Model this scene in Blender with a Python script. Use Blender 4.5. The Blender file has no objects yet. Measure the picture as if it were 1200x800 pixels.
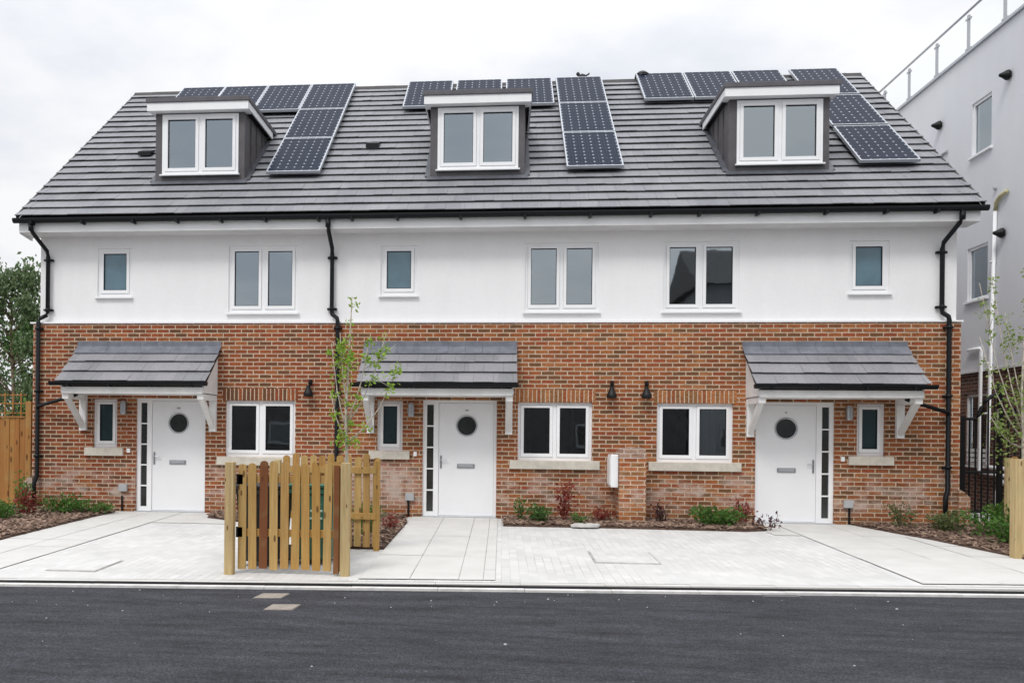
import bpy, bmesh, math, random
from mathutils import Vector, Matrix
R = math.radians
random.seed(7)
scene = bpy.context.scene
COL = scene.collection

# ------------------------------------------------------------------ camera
cam_d = bpy.data.cameras.new('camera'); cam = bpy.data.objects.new('camera', cam_d); COL.objects.link(cam)
cam.matrix_world = Matrix.Translation((0, -15.1, 1.45)) @ Matrix.Rotation(R(5.2), 4, 'Z') @ Matrix.Rotation(R(90), 4, 'X') @ Matrix.Rotation(0.010, 4, 'Z')
cam_d.sensor_fit = 'HORIZONTAL'; cam_d.sensor_width = 36; cam_d.lens = 30.0
cam_d.shift_x = (600 - 497) / 1200; cam_d.shift_y = (510 - 400) / 1200
cam_d.clip_start = 0.1; cam_d.clip_end = 3000
scene.camera = cam

# ------------------------------------------------------------------ light
SUN_EL, SUN_AZ = 52, 205      # azimuth: compass style, the sun stands behind the camera and to its left
world = bpy.data.worlds.new('World'); scene.world = world; world.use_nodes = True
nt = world.node_tree; nt.nodes.clear()
def N(nt, t, **k):
    n = nt.nodes.new(t)
    for a, v in k.items():
        setattr(n, a, v)
    return n
def L(nt, a, b): nt.links.new(a, b)
def M(nt, op, a, b=None, c=None, clamp=False):
    n = nt.nodes.new('ShaderNodeMath'); n.operation = op; n.use_clamp = clamp
    for i, x in enumerate((a, b, c)):
        if x is None: continue
        if isinstance(x, (int, float)): n.inputs[i].default_value = x
        else: nt.links.new(x, n.inputs[i])
    return n.outputs[0]
def MIX(nt, f, a, b, mode='MIX'):
    n = nt.nodes.new('ShaderNodeMix'); n.data_type = 'RGBA'; n.blend_type = mode
    for i, x in ((0, f), (6, a), (7, b)):
        if isinstance(x, (int, float)): n.inputs[i].default_value = x
        elif isinstance(x, (tuple, list)): n.inputs[i].default_value = (*x[:3], 1)
        else: nt.links.new(x, n.inputs[i])
    return n.outputs[2]
def NOISE(nt, vec, scale, detail=4, rough=.55):
    n = nt.nodes.new('ShaderNodeTexNoise'); n.inputs['Scale'].default_value = scale
    n.inputs['Detail'].default_value = detail; n.inputs['Roughness'].default_value = rough
    nt.links.new(vec, n.inputs['Vector']); return n.outputs[0]
def RANGE(nt, x, a, b, c=0., d=1.):
    n = nt.nodes.new('ShaderNodeMapRange'); nt.links.new(x, n.inputs[0])
    for i, v in enumerate((a, b, c, d)): n.inputs[i + 1].default_value = v
    return n.outputs[0]
def XYZ(nt, v):
    n = nt.nodes.new('ShaderNodeSeparateXYZ'); nt.links.new(v, n.inputs[0]); return n.outputs
def COMB(nt, x, y, z):
    n = nt.nodes.new('ShaderNodeCombineXYZ')
    for i, v in enumerate((x, y, z)):
        if isinstance(v, (int, float)): n.inputs[i].default_value = v
        else: nt.links.new(v, n.inputs[i])
    return n.outputs[0]
def RAMP(nt, f, stops, interp='CONSTANT'):
    n = nt.nodes.new('ShaderNodeValToRGB'); e = n.color_ramp; e.interpolation = interp
    while len(e.elements) < len(stops): e.elements.new(0.5)
    for el, (p, c) in zip(e.elements, stops): el.position = p; el.color = (*c, 1)
    nt.links.new(f, n.inputs[0]); return n.outputs[0]

sky = N(nt, 'ShaderNodeTexSky', sky_type='NISHITA', sun_disc=False)
sky.sun_elevation = R(SUN_EL); sky.sun_rotation = R(SUN_AZ)
tc = N(nt, 'ShaderNodeTexCoord')
d = XYZ(nt, tc.outputs['Generated'])
el = M(nt, 'MAXIMUM', d[2], 0.0)
inv = M(nt, 'DIVIDE', 1.0, M(nt, 'ADD', el, 0.25))
cv = COMB(nt, M(nt, 'MULTIPLY', d[0], inv), M(nt, 'MULTIPLY', d[1], inv), el)
n1 = NOISE(nt, cv, 1.3, 6, .5)
n2 = NOISE(nt, cv, 3.6, 5, .55)
cl = M(nt, 'ADD', M(nt, 'MULTIPLY', n1, .7), M(nt, 'MULTIPLY', n2, .3))
shade = RANGE(nt, cl, .41, .555, 0.0, 1.0)
val = M(nt, 'ADD', 8.85, M(nt, 'MULTIPLY', M(nt, 'POWER', el, 3.0), 15.0))
tone = MIX(nt, shade, (.79, .825, .895), (1.035, 1.035, 1.045))
vm = N(nt, 'ShaderNodeVectorMath', operation='SCALE'); L(nt, tone, vm.inputs[0]); L(nt, val, vm.inputs[3])
skycol = MIX(nt, .95, sky.outputs[0], vm.outputs[0])
bg = N(nt, 'ShaderNodeBackground'); bg.inputs[1].default_value = .1
L(nt, skycol, bg.inputs[0])
L(nt, bg.outputs[0], N(nt, 'ShaderNodeOutputWorld').inputs[0])

sl = bpy.data.lights.new('sun', 'SUN'); sl.energy = 1.5; sl.angle = R(16); sl.color = (1, .97, .93)
so = bpy.data.objects.new('sun', sl); COL.objects.link(so); so.location = (-8, -20, 30)
az = R(SUN_AZ); dirv = Vector((math.sin(az) * math.cos(R(SUN_EL)), math.cos(az) * math.cos(R(SUN_EL)), math.sin(R(SUN_EL))))
so.rotation_euler = dirv.to_track_quat('Z', 'Y').to_euler()

# ------------------------------------------------------------------ materials
MATS = {}
def base_mat(name):
    m = bpy.data.materials.new(name); m.use_nodes = True; t = m.node_tree
    b = t.nodes['Principled BSDF']; MATS[name] = m
    return m, t, b
def bump(t, b, h, strength=.3, dist=.01):
    n = t.nodes.new('ShaderNodeBump'); n.inputs['Strength'].default_value = strength; n.inputs['Distance'].default_value = dist
    t.links.new(h, n.inputs['Height']); t.links.new(n.outputs[0], b.inputs['Normal'])
def pos(t): return t.nodes.new('ShaderNodeNewGeometry').outputs['Position']
def mat(name, col, rough=.6, var=.12, scale=6, col2=None, bmp=0, bscale=60, metal=0, spec=.5, ran=0):
    m, t, b = base_mat(name)
    p = pos(t)
    n = NOISE(t, p, scale, 5, .6)
    f = RANGE(t, n, .3, .7)
    c2 = col2 if col2 else tuple(x * (1 - var) for x in col)
    c1 = col if col2 else tuple(min(1, x * (1 + var)) for x in col)
    c = MIX(t, f, c1, c2)
    if ran:
        oi = t.nodes.new('ShaderNodeObjectInfo').outputs['Random']
        v = RANGE(t, oi, 0, 1, 1 - ran, 1 + ran)
        vm = N(t, 'ShaderNodeVectorMath', operation='SCALE'); L(t, c, vm.inputs[0]); L(t, v, vm.inputs[3]); c = vm.outputs[0]
    L(t, c, b.inputs['Base Color'])
    b.inputs['Roughness'].default_value = rough; b.inputs['Metallic'].default_value = metal
    b.inputs['Specular IOR Level'].default_value = spec
    if bmp: bump(t, b, NOISE(t, p, bscale, 4, .6), bmp, .006)
    return m
def cells(t, u, v, w, h, joint, stagger=.5):
    row = M(t, 'FLOOR', M(t, 'DIVIDE', v, h))
    off = M(t, 'MULTIPLY', M(t, 'PINGPONG', row, 1.0), stagger)
    uu = M(t, 'ADD', M(t, 'DIVIDE', u, w), off)
    col = M(t, 'FLOOR', uu)
    fu = M(t, 'MULTIPLY', M(t, 'FRACT', uu), w); fv = M(t, 'MULTIPLY', M(t, 'FRACT', M(t, 'DIVIDE', v, h)), h)
    mask = M(t, 'MAXIMUM', M(t, 'LESS_THAN', fu, joint), M(t, 'LESS_THAN', fv, joint))
    wn = t.nodes.new('ShaderNodeTexWhiteNoise'); wn.noise_dimensions = '2D'
    L(t, COMB(t, col, row, 0), wn.inputs['Vector'])
    return wn.outputs['Value'], wn.outputs['Color'], mask
def wall_uv(t):
    g = t.nodes.new('ShaderNodeNewGeometry'); p = XYZ(t, g.outputs['Position']); n = XYZ(t, g.outputs['True Normal'])
    side = M(t, 'GREATER_THAN', M(t, 'ABSOLUTE', n[0]), .7)
    u = M(t, 'ADD', M(t, 'MULTIPLY', p[0], M(t, 'SUBTRACT', 1., side)), M(t, 'MULTIPLY', M(t, 'ADD', p[1], .1), side))
    return g.outputs['Position'], p, u
def brick(name, stops, mortar=(.60, .465, .345), soldier=False, efflo=1.0, joint=.0165):
    m, t, b = base_mat(name)
    P, p, u = wall_uv(t)
    wob = M(t, 'MULTIPLY', M(t, 'SUBTRACT', NOISE(t, P, 26, 4, .7), .5), .022)
    uw = M(t, 'ADD', u, wob); vw = M(t, 'ADD', p[2], wob)
    vz = M(t, 'ADD', vw, 10.0)
    if soldier: rv, rc, mk = cells(t, uw, vz, .0745, 5.0, joint, 0)
    else: rv, rc, mk = cells(t, uw, vz, .225, .0745, joint)
    c = RAMP(t, rv, stops)
    bp_ = NOISE(t, COMB(t, M(t, 'ADD', M(t, 'MULTIPLY', u, 7.), M(t, 'MULTIPLY', rv, 60.)), M(t, 'MULTIPLY', p[2], 24.), p[1]), 1.3, 4, .6)
    c = MIX(t, RANGE(t, bp_, .46, .66, 0, .72), c, (.135, .078, .050))
    c = MIX(t, RANGE(t, bp_, .44, .28, 0, .35), c, (.46, .19, .085))
    grain = RANGE(t, NOISE(t, P, 45, 5, .7), .25, .75, .58, 1.30)
    big = RANGE(t, NOISE(t, P, .8, 3), .3, .7, .84, 1.16)
    vm = N(t, 'ShaderNodeVectorMath', operation='SCALE'); L(t, c, vm.inputs[0]); L(t, M(t, 'MULTIPLY', M(t, 'MULTIPLY', grain, big), .90), vm.inputs[3])
    redder = MIX(t, 1.0, vm.outputs[0], (1.04, .97, .84), 'MULTIPLY')
    mcol = MIX(t, RANGE(t, NOISE(t, P, 5, 4), .35, .65), mortar, tuple(x * .74 for x in mortar))
    c = MIX(t, mk, redder, mcol)
    # pale lime bloom: a band of old splashes above the damp course, patchy
    if efflo:
        z = p[2]
        band = M(t, 'MULTIPLY', RANGE(t, z, .12, .32), RANGE(t, z, .95, .55))
        pat = RANGE(t, NOISE(t, COMB(t, u, M(t, 'MULTIPLY', z, 2.2), p[1]), 2.1, 6, .65), .46, .64)
        e = M(t, 'MULTIPLY', M(t, 'MULTIPLY', band, pat), 1.0, clamp=True)
        hx = M(t, 'MULTIPLY', RANGE(t, p[0], -3.3, -2.7), RANGE(t, p[0], -1.35, -1.75)); hz = M(t, 'MULTIPLY', RANGE(t, z, .15, .3), RANGE(t, z, 1.05, .75))
        hot = M(t, 'MULTIPLY', M(t, 'MULTIPLY', hx, hz), RANGE(t, NOISE(t, P, 4.5, 5, .6), .32, .55))
        e = M(t, 'MULTIPLY', M(t, 'MAXIMUM', e, hot), .78 * efflo, clamp=True)
        c = MIX(t, e, c, (.53, .43, .37))
        low = M(t, 'MULTIPLY', RANGE(t, z, .2, .0), RANGE(t, NOISE(t, P, 3, 4), .4, .65))
        c = MIX(t, M(t, 'MULTIPLY', low, .5), c, (.16, .11, .07))
    L(t, c, b.inputs['Base Color']); b.inputs['Roughness'].default_value = .88; b.inputs['Specular IOR Level'].default_value = .2
    h = M(t, 'SUBTRACT', M(t, 'MULTIPLY', NOISE(t, P, 70, 3), .3), mk)
    bump(t, b, h, .7, .008)
    return m
RED = [(0, (.16, .070, .040)), (.12, (.27, .075, .036)), (.36, (.34, .098, .044)), (.56, (.21, .072, .038)), (.68, (.36, .125, .054)), (.82, (.15, .072, .042)), (.89, (.29, .078, .042)), (.95, (.39, .16, .072))]
ORA = [(0, (.18, .088, .046)), (.12, (.31, .098, .044)), (.34, (.37, .128, .054)), (.54, (.24, .088, .044)), (.66, (.40, .16, .068)), (.82, (.185, .095, .050)), (.89, (.34, .088, .044)), (.95, (.42, .19, .085))]
BUF = [(0, (.30, .15, .070)), (.2, (.41, .16, .065)), (.45, (.36, .11, .048)), (.6, (.45, .205, .095)), (.8, (.32, .105, .05)), (.9, (.43, .165, .07))]
DRK = [(0, (.07, .045, .038)), (.2, (.14, .062, .050)), (.5, (.105, .052, .044)), (.75, (.17, .08, .06))]
brick('red brick', RED); brick('orange brick', ORA); brick('pier brick', BUF, efflo=.8)
brick('washed brick', [(0, (.40, .28, .24)), (.3, (.34, .22, .19)), (.6, (.46, .36, .32)), (.8, (.30, .17, .14))], (.55, .46, .40), efflo=1)
brick('soldier brick', BUF, soldier=True, efflo=0); brick('red soldier brick', RED, soldier=True, efflo=0)
brick('dark brick', DRK, (.26, .21, .19), efflo=0)

def render_mat(name, col):
    m, t, b = base_mat(name); P = pos(t); p = XYZ(t, P)
    st = NOISE(t, COMB(t, M(t, 'MULTIPLY', p[0], 2.2), M(t, 'MULTIPLY', p[1], 2.2), M(t, 'MULTIPLY', p[2], .5)), 1.6, 6, .6)
    c = MIX(t, RANGE(t, st, .35, .72), col, tuple(x * .965 for x in col))
    c = MIX(t, RANGE(t, NOISE(t, P, 26, 4, .7), .45, .75, 0, .10), c, (.5, .5, .5))
    L(t, c, b.inputs['Base Color']); b.inputs['Roughness'].default_value = .9; b.inputs['Specular IOR Level'].default_value = .15
    bump(t, b, NOISE(t, P, 120, 4, .7), .25, .004)
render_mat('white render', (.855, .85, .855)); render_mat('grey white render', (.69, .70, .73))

def tile_mat(name, c1, c2, tw, z0, dz):
    m, t, b = base_mat(name); P = pos(t); p = XYZ(t, P)
    rv, rc, mk = cells(t, M(t, 'ADD', p[0], 40.0), M(t, 'SUBTRACT', p[2], z0), tw, dz, .006)
    c = MIX(t, rv, c1, c2)
    sp = RANGE(t, NOISE(t, P, 30, 5, .7), .3, .7, .82, 1.16)
    bg_ = RANGE(t, NOISE(t, P, .9, 4), .3, .7, .88, 1.1)
    vm = N(t, 'ShaderNodeVectorMath', operation='SCALE'); L(t, c, vm.inputs[0]); L(t, M(t, 'MULTIPLY', sp, bg_), vm.inputs[3])
    L(t, vm.outputs[0], b.inputs['Base Color']); b.inputs['Roughness'].default_value = .62; b.inputs['Specular IOR Level'].default_value = .35
    bump(t, b, NOISE(t, P, 90, 4, .7), .35, .004)
tile_mat('roof tile', (.208, .212, .228), (.252, .254, .268), .33, 5.33, .2)
tile_mat('canopy tile', (.215, .215, .228), (.27, .265, .28), .33, 2.33, .21)
mat('white plastic', (.85, .855, .865), .35, .03, 3)
mat('white door paint', (.83, .835, .85), .32, .02, 2)
mat('white timber', (.76, .76, .75), .5, .07, 5)
mat('black plastic', (.007, .008, .010), .42, .2, 9, spec=.22)
mat('black metal', (.008, .008, .009), .45, .25, 14, spec=.25)
mat('lead', (.115, .125, .15), .45, .3, 5, col2=(.20, .21, .245), bmp=.2, bscale=9)
mat('dark lead', (.07, .074, .088), .5, .3, 5, bmp=.2, bscale=9)
mat('zinc cladding', (.085, .078, .083), .5, .28, 3, bmp=.15, bscale=6)
mat('dormer roof felt', (.10, .095, .105), .7, .2, 6)
mat('pale soffit', (.66, .66, .66), .5, .06, 4)
mat('stone sill', (.56, .52, .45), .85, .14, 9, bmp=.2)
mat('aluminium', (.46, .48, .51), .4, .06, 8, metal=.5)
mat('brushed steel', (.42, .43, .45), .32, .1, 20, metal=.9)
mat('grey plastic', (.40, .41, .42), .45, .06, 6)
mat('pale interior', (.40, .37, .33), .9, .08, 2)
mat('dark interior', (.16, .16, .155), .9, .1, 2)
mat('interior timber', (.30, .22, .13), .6, .2, 4)
mat('dark backing', (.13, .14, .165), .9, .15, 1.2)  # plain tone for the panels added behind the panes
mat('mulch', (.13, .075, .05), .95, .4, 14, col2=(.04, .025, .02), bmp=1, bscale=40)
mat('bark chip', (.40, .28, .21), .9, .5, 11, col2=(.075, .038, .026))
mat('soil ground', (.20, .19, .16), .95, .25, 1.5, bmp=.4, bscale=20)
mat('kerb concrete', (.62, .61, .59), .85, .16, 7, bmp=.2)
mat('drain channel', (.014, .014, .015), .8, .3, 10, spec=.1)
mat('flag concrete', (.605, .595, .57), .85, .08, 2.2, col2=(.53, .52, .495), bmp=.15)
mat('flag joint', (.36, .35, .33), .95, .35, 6)
mat('pale cover', (.27, .235, .20), .8, .2, 14, bmp=.3)
mat('iron cover', (.10, .10, .105), .6, .25, 18, bmp=.3)
mat('cover concrete', (.52, .51, .49), .9, .16, 9, bmp=.3)
mat('bark', (.19, .14, .095), .9, .35, 30, bmp=.5)
mat('pale bark', (.42, .38, .31), .85, .4, 20, bmp=.3)
mat('bin green', (.025, .115, .075), .5, .15, 6)
mat('bin black', (.018, .017, .018), .55, .25, 6)
mat('bin sticker', (.45, .62, .55), .5, .2, 10)
mat('yellow pipe', (.52, .48, .28), .5, .1, 6)
mat('bird feathers', (.03, .03, .035), .7, .3, 40)
mat('opposite brick', (.062, .058, .056), .9, .3, 2)
mat('opposite roof', (.06, .055, .055), .8, .2, 3)
mat('opposite render', (.20, .205, .21), .9, .1, 3)

def glass_mat(name, tint, ior, refl_rough=.02):
    m, t, b = base_mat(name); t.nodes.remove(b)
    out = [n for n in t.nodes if n.type == 'OUTPUT_MATERIAL'][0]
    tr = N(t, 'ShaderNodeBsdfTransparent'); tr.inputs[0].default_value = (*tint, 1)
    gl = N(t, 'ShaderNodeBsdfGlossy'); gl.inputs['Roughness'].default_value = refl_rough; gl.inputs[0].default_value = (.84, .94, 1, 1)
    fr = N(t, 'ShaderNodeFresnel'); fr.inputs[0].default_value = ior
    P = pos(t); bp = N(t, 'ShaderNodeBump'); bp.inputs['Strength'].default_value = .05; bp.inputs['Distance'].default_value = .02
    L(t, NOISE(t, P, 1.6, 2), bp.inputs['Height']); L(t, bp.outputs[0], gl.inputs['Normal'])
    mx = N(t, 'ShaderNodeMixShader'); L(t, fr.outputs[0], mx.inputs[0]); L(t, tr.outputs[0], mx.inputs[1]); L(t, gl.outputs[0], mx.inputs[2])
    L(t, mx.outputs[0], out.inputs[0])
glass_mat('window glass', (.55, .61, .65), 3.9)
glass_mat('balustrade glass', (.985, 1, .995), 1.12)
def frosted(name, col, rough):
    m, t, b = base_mat(name); P = pos(t)
    L(t, MIX(t, RANGE(t, NOISE(t, P, 2, 3), .35, .65), col, tuple(x * .7 for x in col)), b.inputs['Base Color'])
    b.inputs['Roughness'].default_value = rough; b.inputs['IOR'].default_value = 1.75
    bump(t, b, NOISE(t, P, 90, 3), .1, .004)
frosted('frosted glass', (.11, .205, .26), .28)
frosted('dark frosted glass', (.018, .042, .052), .16)
frosted('door glass', (.030, .034, .034), .14)

def panel_mat():
    m, t, b = base_mat('solar cells')
    o = XYZ(t, N(t, 'ShaderNodeTexCoord').outputs['Object'])
    def cell(v, off, w):
        f = M(t, 'FRACT', M(t, 'DIVIDE', M(t, 'ADD', v, off), w)); return M(t, 'MULTIPLY', M(t, 'ABSOLUTE', M(t, 'SUBTRACT', f, .5)), 2.0)
    a = cell(o[0], -.035, .1583); c = cell(o[1], -.035, .1583)
    dia = M(t, 'GREATER_THAN', M(t, 'ADD', a, c), 1.74)
    line = M(t, 'GREATER_THAN', M(t, 'MAXIMUM', a, c), .965)
    bus = M(t, 'GREATER_THAN', cell(o[0], -.035 - .04, .0528), .95)
    col = MIX(t, RANGE(t, NOISE(t, pos(t), 2.5, 3), .3, .7), (.009, .014, .030), (.014, .019, .036))
    col = MIX(t, M(t, 'MULTIPLY', bus, .5), col, (.12, .14, .18))
    col = MIX(t, line, col, (.045, .055, .085)); col = MIX(t, dia, col, (.42, .46, .52))
    L(t, col, b.inputs['Base Color']); b.inputs['Roughness'].default_value = .3; b.inputs['Specular IOR Level'].default_value = .03
panel_mat()

def wood_mat(name, cols, kn=.17):
    m, t, b = base_mat(name)
    oi = t.nodes.new('ShaderNodeObjectInfo').outputs['Random']
    P = pos(t); p = XYZ(t, P)
    v = COMB(t, M(t, 'ADD', M(t, 'MULTIPLY', p[0], 26.0), M(t, 'MULTIPLY', oi, 90.0)), M(t, 'MULTIPLY', p[1], 26.0), M(t, 'MULTIPLY', p[2], 1.3))
    g = NOISE(t, v, 1.6, 6, .65)
    base = RAMP(t, oi, cols, 'LINEAR')
    c = MIX(t, RANGE(t, g, .35, .70), base, MIX(t, .5, base, (.20, .085, .022)))
    wv = COMB(t, M(t, 'ADD', M(t, 'MULTIPLY', p[0], 10.), M(t, 'MULTIPLY', oi, 50.)), M(t, 'MULTIPLY', p[1], 10.), M(t, 'MULTIPLY', p[2], 3.4))
    vo = N(t, 'ShaderNodeTexVoronoi'); L(t, wv, vo.inputs['Vector']); vo.inputs['Scale'].default_value = 1.0
    knot = M(t, 'LESS_THAN', M(t, 'ADD', vo.outputs['Distance'], M(t, 'MULTIPLY', g, .12)), kn)
    c = MIX(t, M(t, 'MULTIPLY', knot, .75), c, (.07, .025, .010))
    c = MIX(t, RANGE(t, NOISE(t, P, 3, 4), .5, .75, 0, .3), c, (.35, .34, .16))
    L(t, c, b.inputs['Base Color']); b.inputs['Roughness'].default_value = .75; b.inputs['Specular IOR Level'].default_value = .25
    bump(t, b, g, .3, .004)
wood_mat('treated softwood', [(0, (.50, .32, .115)), (.3, (.47, .27, .075)), (.55, (.56, .38, .15)), (.8, (.42, .20, .055)), (1, (.52, .36, .14))], .20)
wood_mat('post softwood', [(0, (.54, .42, .22)), (1, (.58, .44, .22))])
wood_mat('red brown wood', [(0, (.15, .05, .025)), (1, (.22, .08, .03))])
wood_mat('fence board', [(0, (.36, .15, .045)), (.3, (.44, .23, .07)), (.65, (.30, .115, .04)), (1, (.42, .20, .06))], .29)

def asphalt():
    m, t, b = base_mat('asphalt'); P = pos(t); p = XYZ(t, P)
    c = MIX(t, RANGE(t, NOISE(t, P, 75, 6, .85), .36, .66), (.009, .010, .013), (.062, .063, .073))
    st = NOISE(t, COMB(t, M(t, 'MULTIPLY', p[0], .6), M(t, 'MULTIPLY', p[1], 2.6), 0), 1.6, 8, .68)
    f2 = NOISE(t, P, 18, 5, .75)
    vm = N(t, 'ShaderNodeVectorMath', operation='SCALE'); L(t, c, vm.inputs[0]); L(t, M(t, 'MULTIPLY', RANGE(t, st, .34, .66, .55, 1.55), RANGE(t, f2, .3, .7, .62, 1.42)), vm.inputs[3])
    g3 = NOISE(t, COMB(t, p[0], M(t, 'MULTIPLY', p[1], .5), 0), 62, 3, .8)
    v2 = N(t, 'ShaderNodeVectorMath', operation='SCALE'); L(t, vm.outputs[0], v2.inputs[0]); L(t, RANGE(t, g3, .34, .66, .42, 1.62), v2.inputs[3]); vm = v2
    spk = M(t, 'GREATER_THAN', NOISE(t, P, 26, 3, .6), .745)
    c = MIX(t, M(t, 'MULTIPLY', spk, .6), vm.outputs[0], (.36, .36, .36))
    L(t, c, b.inputs['Base Color']); b.inputs['Roughness'].default_value = .85; b.inputs['Specular IOR Level'].default_value = .3
    bump(t, b, NOISE(t, P, 190, 3, .7), .8, .006)
asphalt()
def paving():
    m, t, b = base_mat('block paving'); P = pos(t); p = XYZ(t, P)
    rv, rc, mk = cells(t, M(t, 'ADD', p[1], 40.), M(t, 'ADD', p[0], 40.), .21, .105, .008)
    c = MIX(t, rv, (.535, .53, .515), (.60, .59, .575))
    vm = N(t, 'ShaderNodeVectorMath', operation='SCALE'); L(t, c, vm.inputs[0]); L(t, RANGE(t, NOISE(t, P, 1.3, 5, .6), .3, .7, .93, 1.08), vm.inputs[3])
    jv = RANGE(t, NOISE(t, P, .9, 4), .45, .66, .05, .62)
    c = MIX(t, M(t, 'MULTIPLY', mk, jv), vm.outputs[0], (.24, .23, .21))
    sp = M(t, 'GREATER_THAN', NOISE(t, P, 11, 3, .5), .73)
    c = MIX(t, M(t, 'MULTIPLY', sp, .35), c, (.25, .23, .20))
    L(t, c, b.inputs['Base Color']); b.inputs['Roughness'].default_value = .85; b.inputs['Specular IOR Level'].default_value = .25
    bump(t, b, M(t, 'SUBTRACT', M(t, 'MULTIPLY', NOISE(t, P, 60, 3), .3), mk), .35, .004)
paving()
def leaf(name, c1, c2, trans=.35):
    m, t, b = base_mat(name); P = pos(t)
    wn = NOISE(t, P, 9, 3, .7); c = MIX(t, RANGE(t, wn, .32, .68), c1, c2)
    L(t, c, b.inputs['Base Color']); b.inputs['Roughness'].default_value = .55; b.inputs['Specular IOR Level'].default_value = .3
    out = [n for n in t.nodes if n.type == 'OUTPUT_MATERIAL'][0]
    tl = N(t, 'ShaderNodeBsdfTranslucent'); L(t, c, tl.inputs[0])
    mx = N(t, 'ShaderNodeMixShader'); mx.inputs[0].default_value = trans
    L(t, b.outputs[0], mx.inputs[1]); L(t, tl.outputs[0], mx.inputs[2]); L(t, mx.outputs[0], out.inputs[0])
leaf('spring leaf', (.20, .36, .03), (.34, .48, .07)); leaf('sparse leaf', (.20, .29, .07), (.28, .37, .11))
leaf('dark leaf', (.035, .095, .026), (.13, .24, .06)); leaf('birch leaf', (.07, .125, .05), (.17, .23, .11))
leaf('shrub leaf', (.045, .13, .022), (.11, .22, .04)); leaf('olive leaf', (.09, .125, .04), (.16, .19, .075))
leaf('bright shrub leaf', (.07, .17, .03), (.15, .26, .05))
leaf('red leaf', (.20, .028, .025), (.30, .075, .05)); leaf('purple leaf', (.060, .022, .032), (.12, .06, .065))

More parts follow.
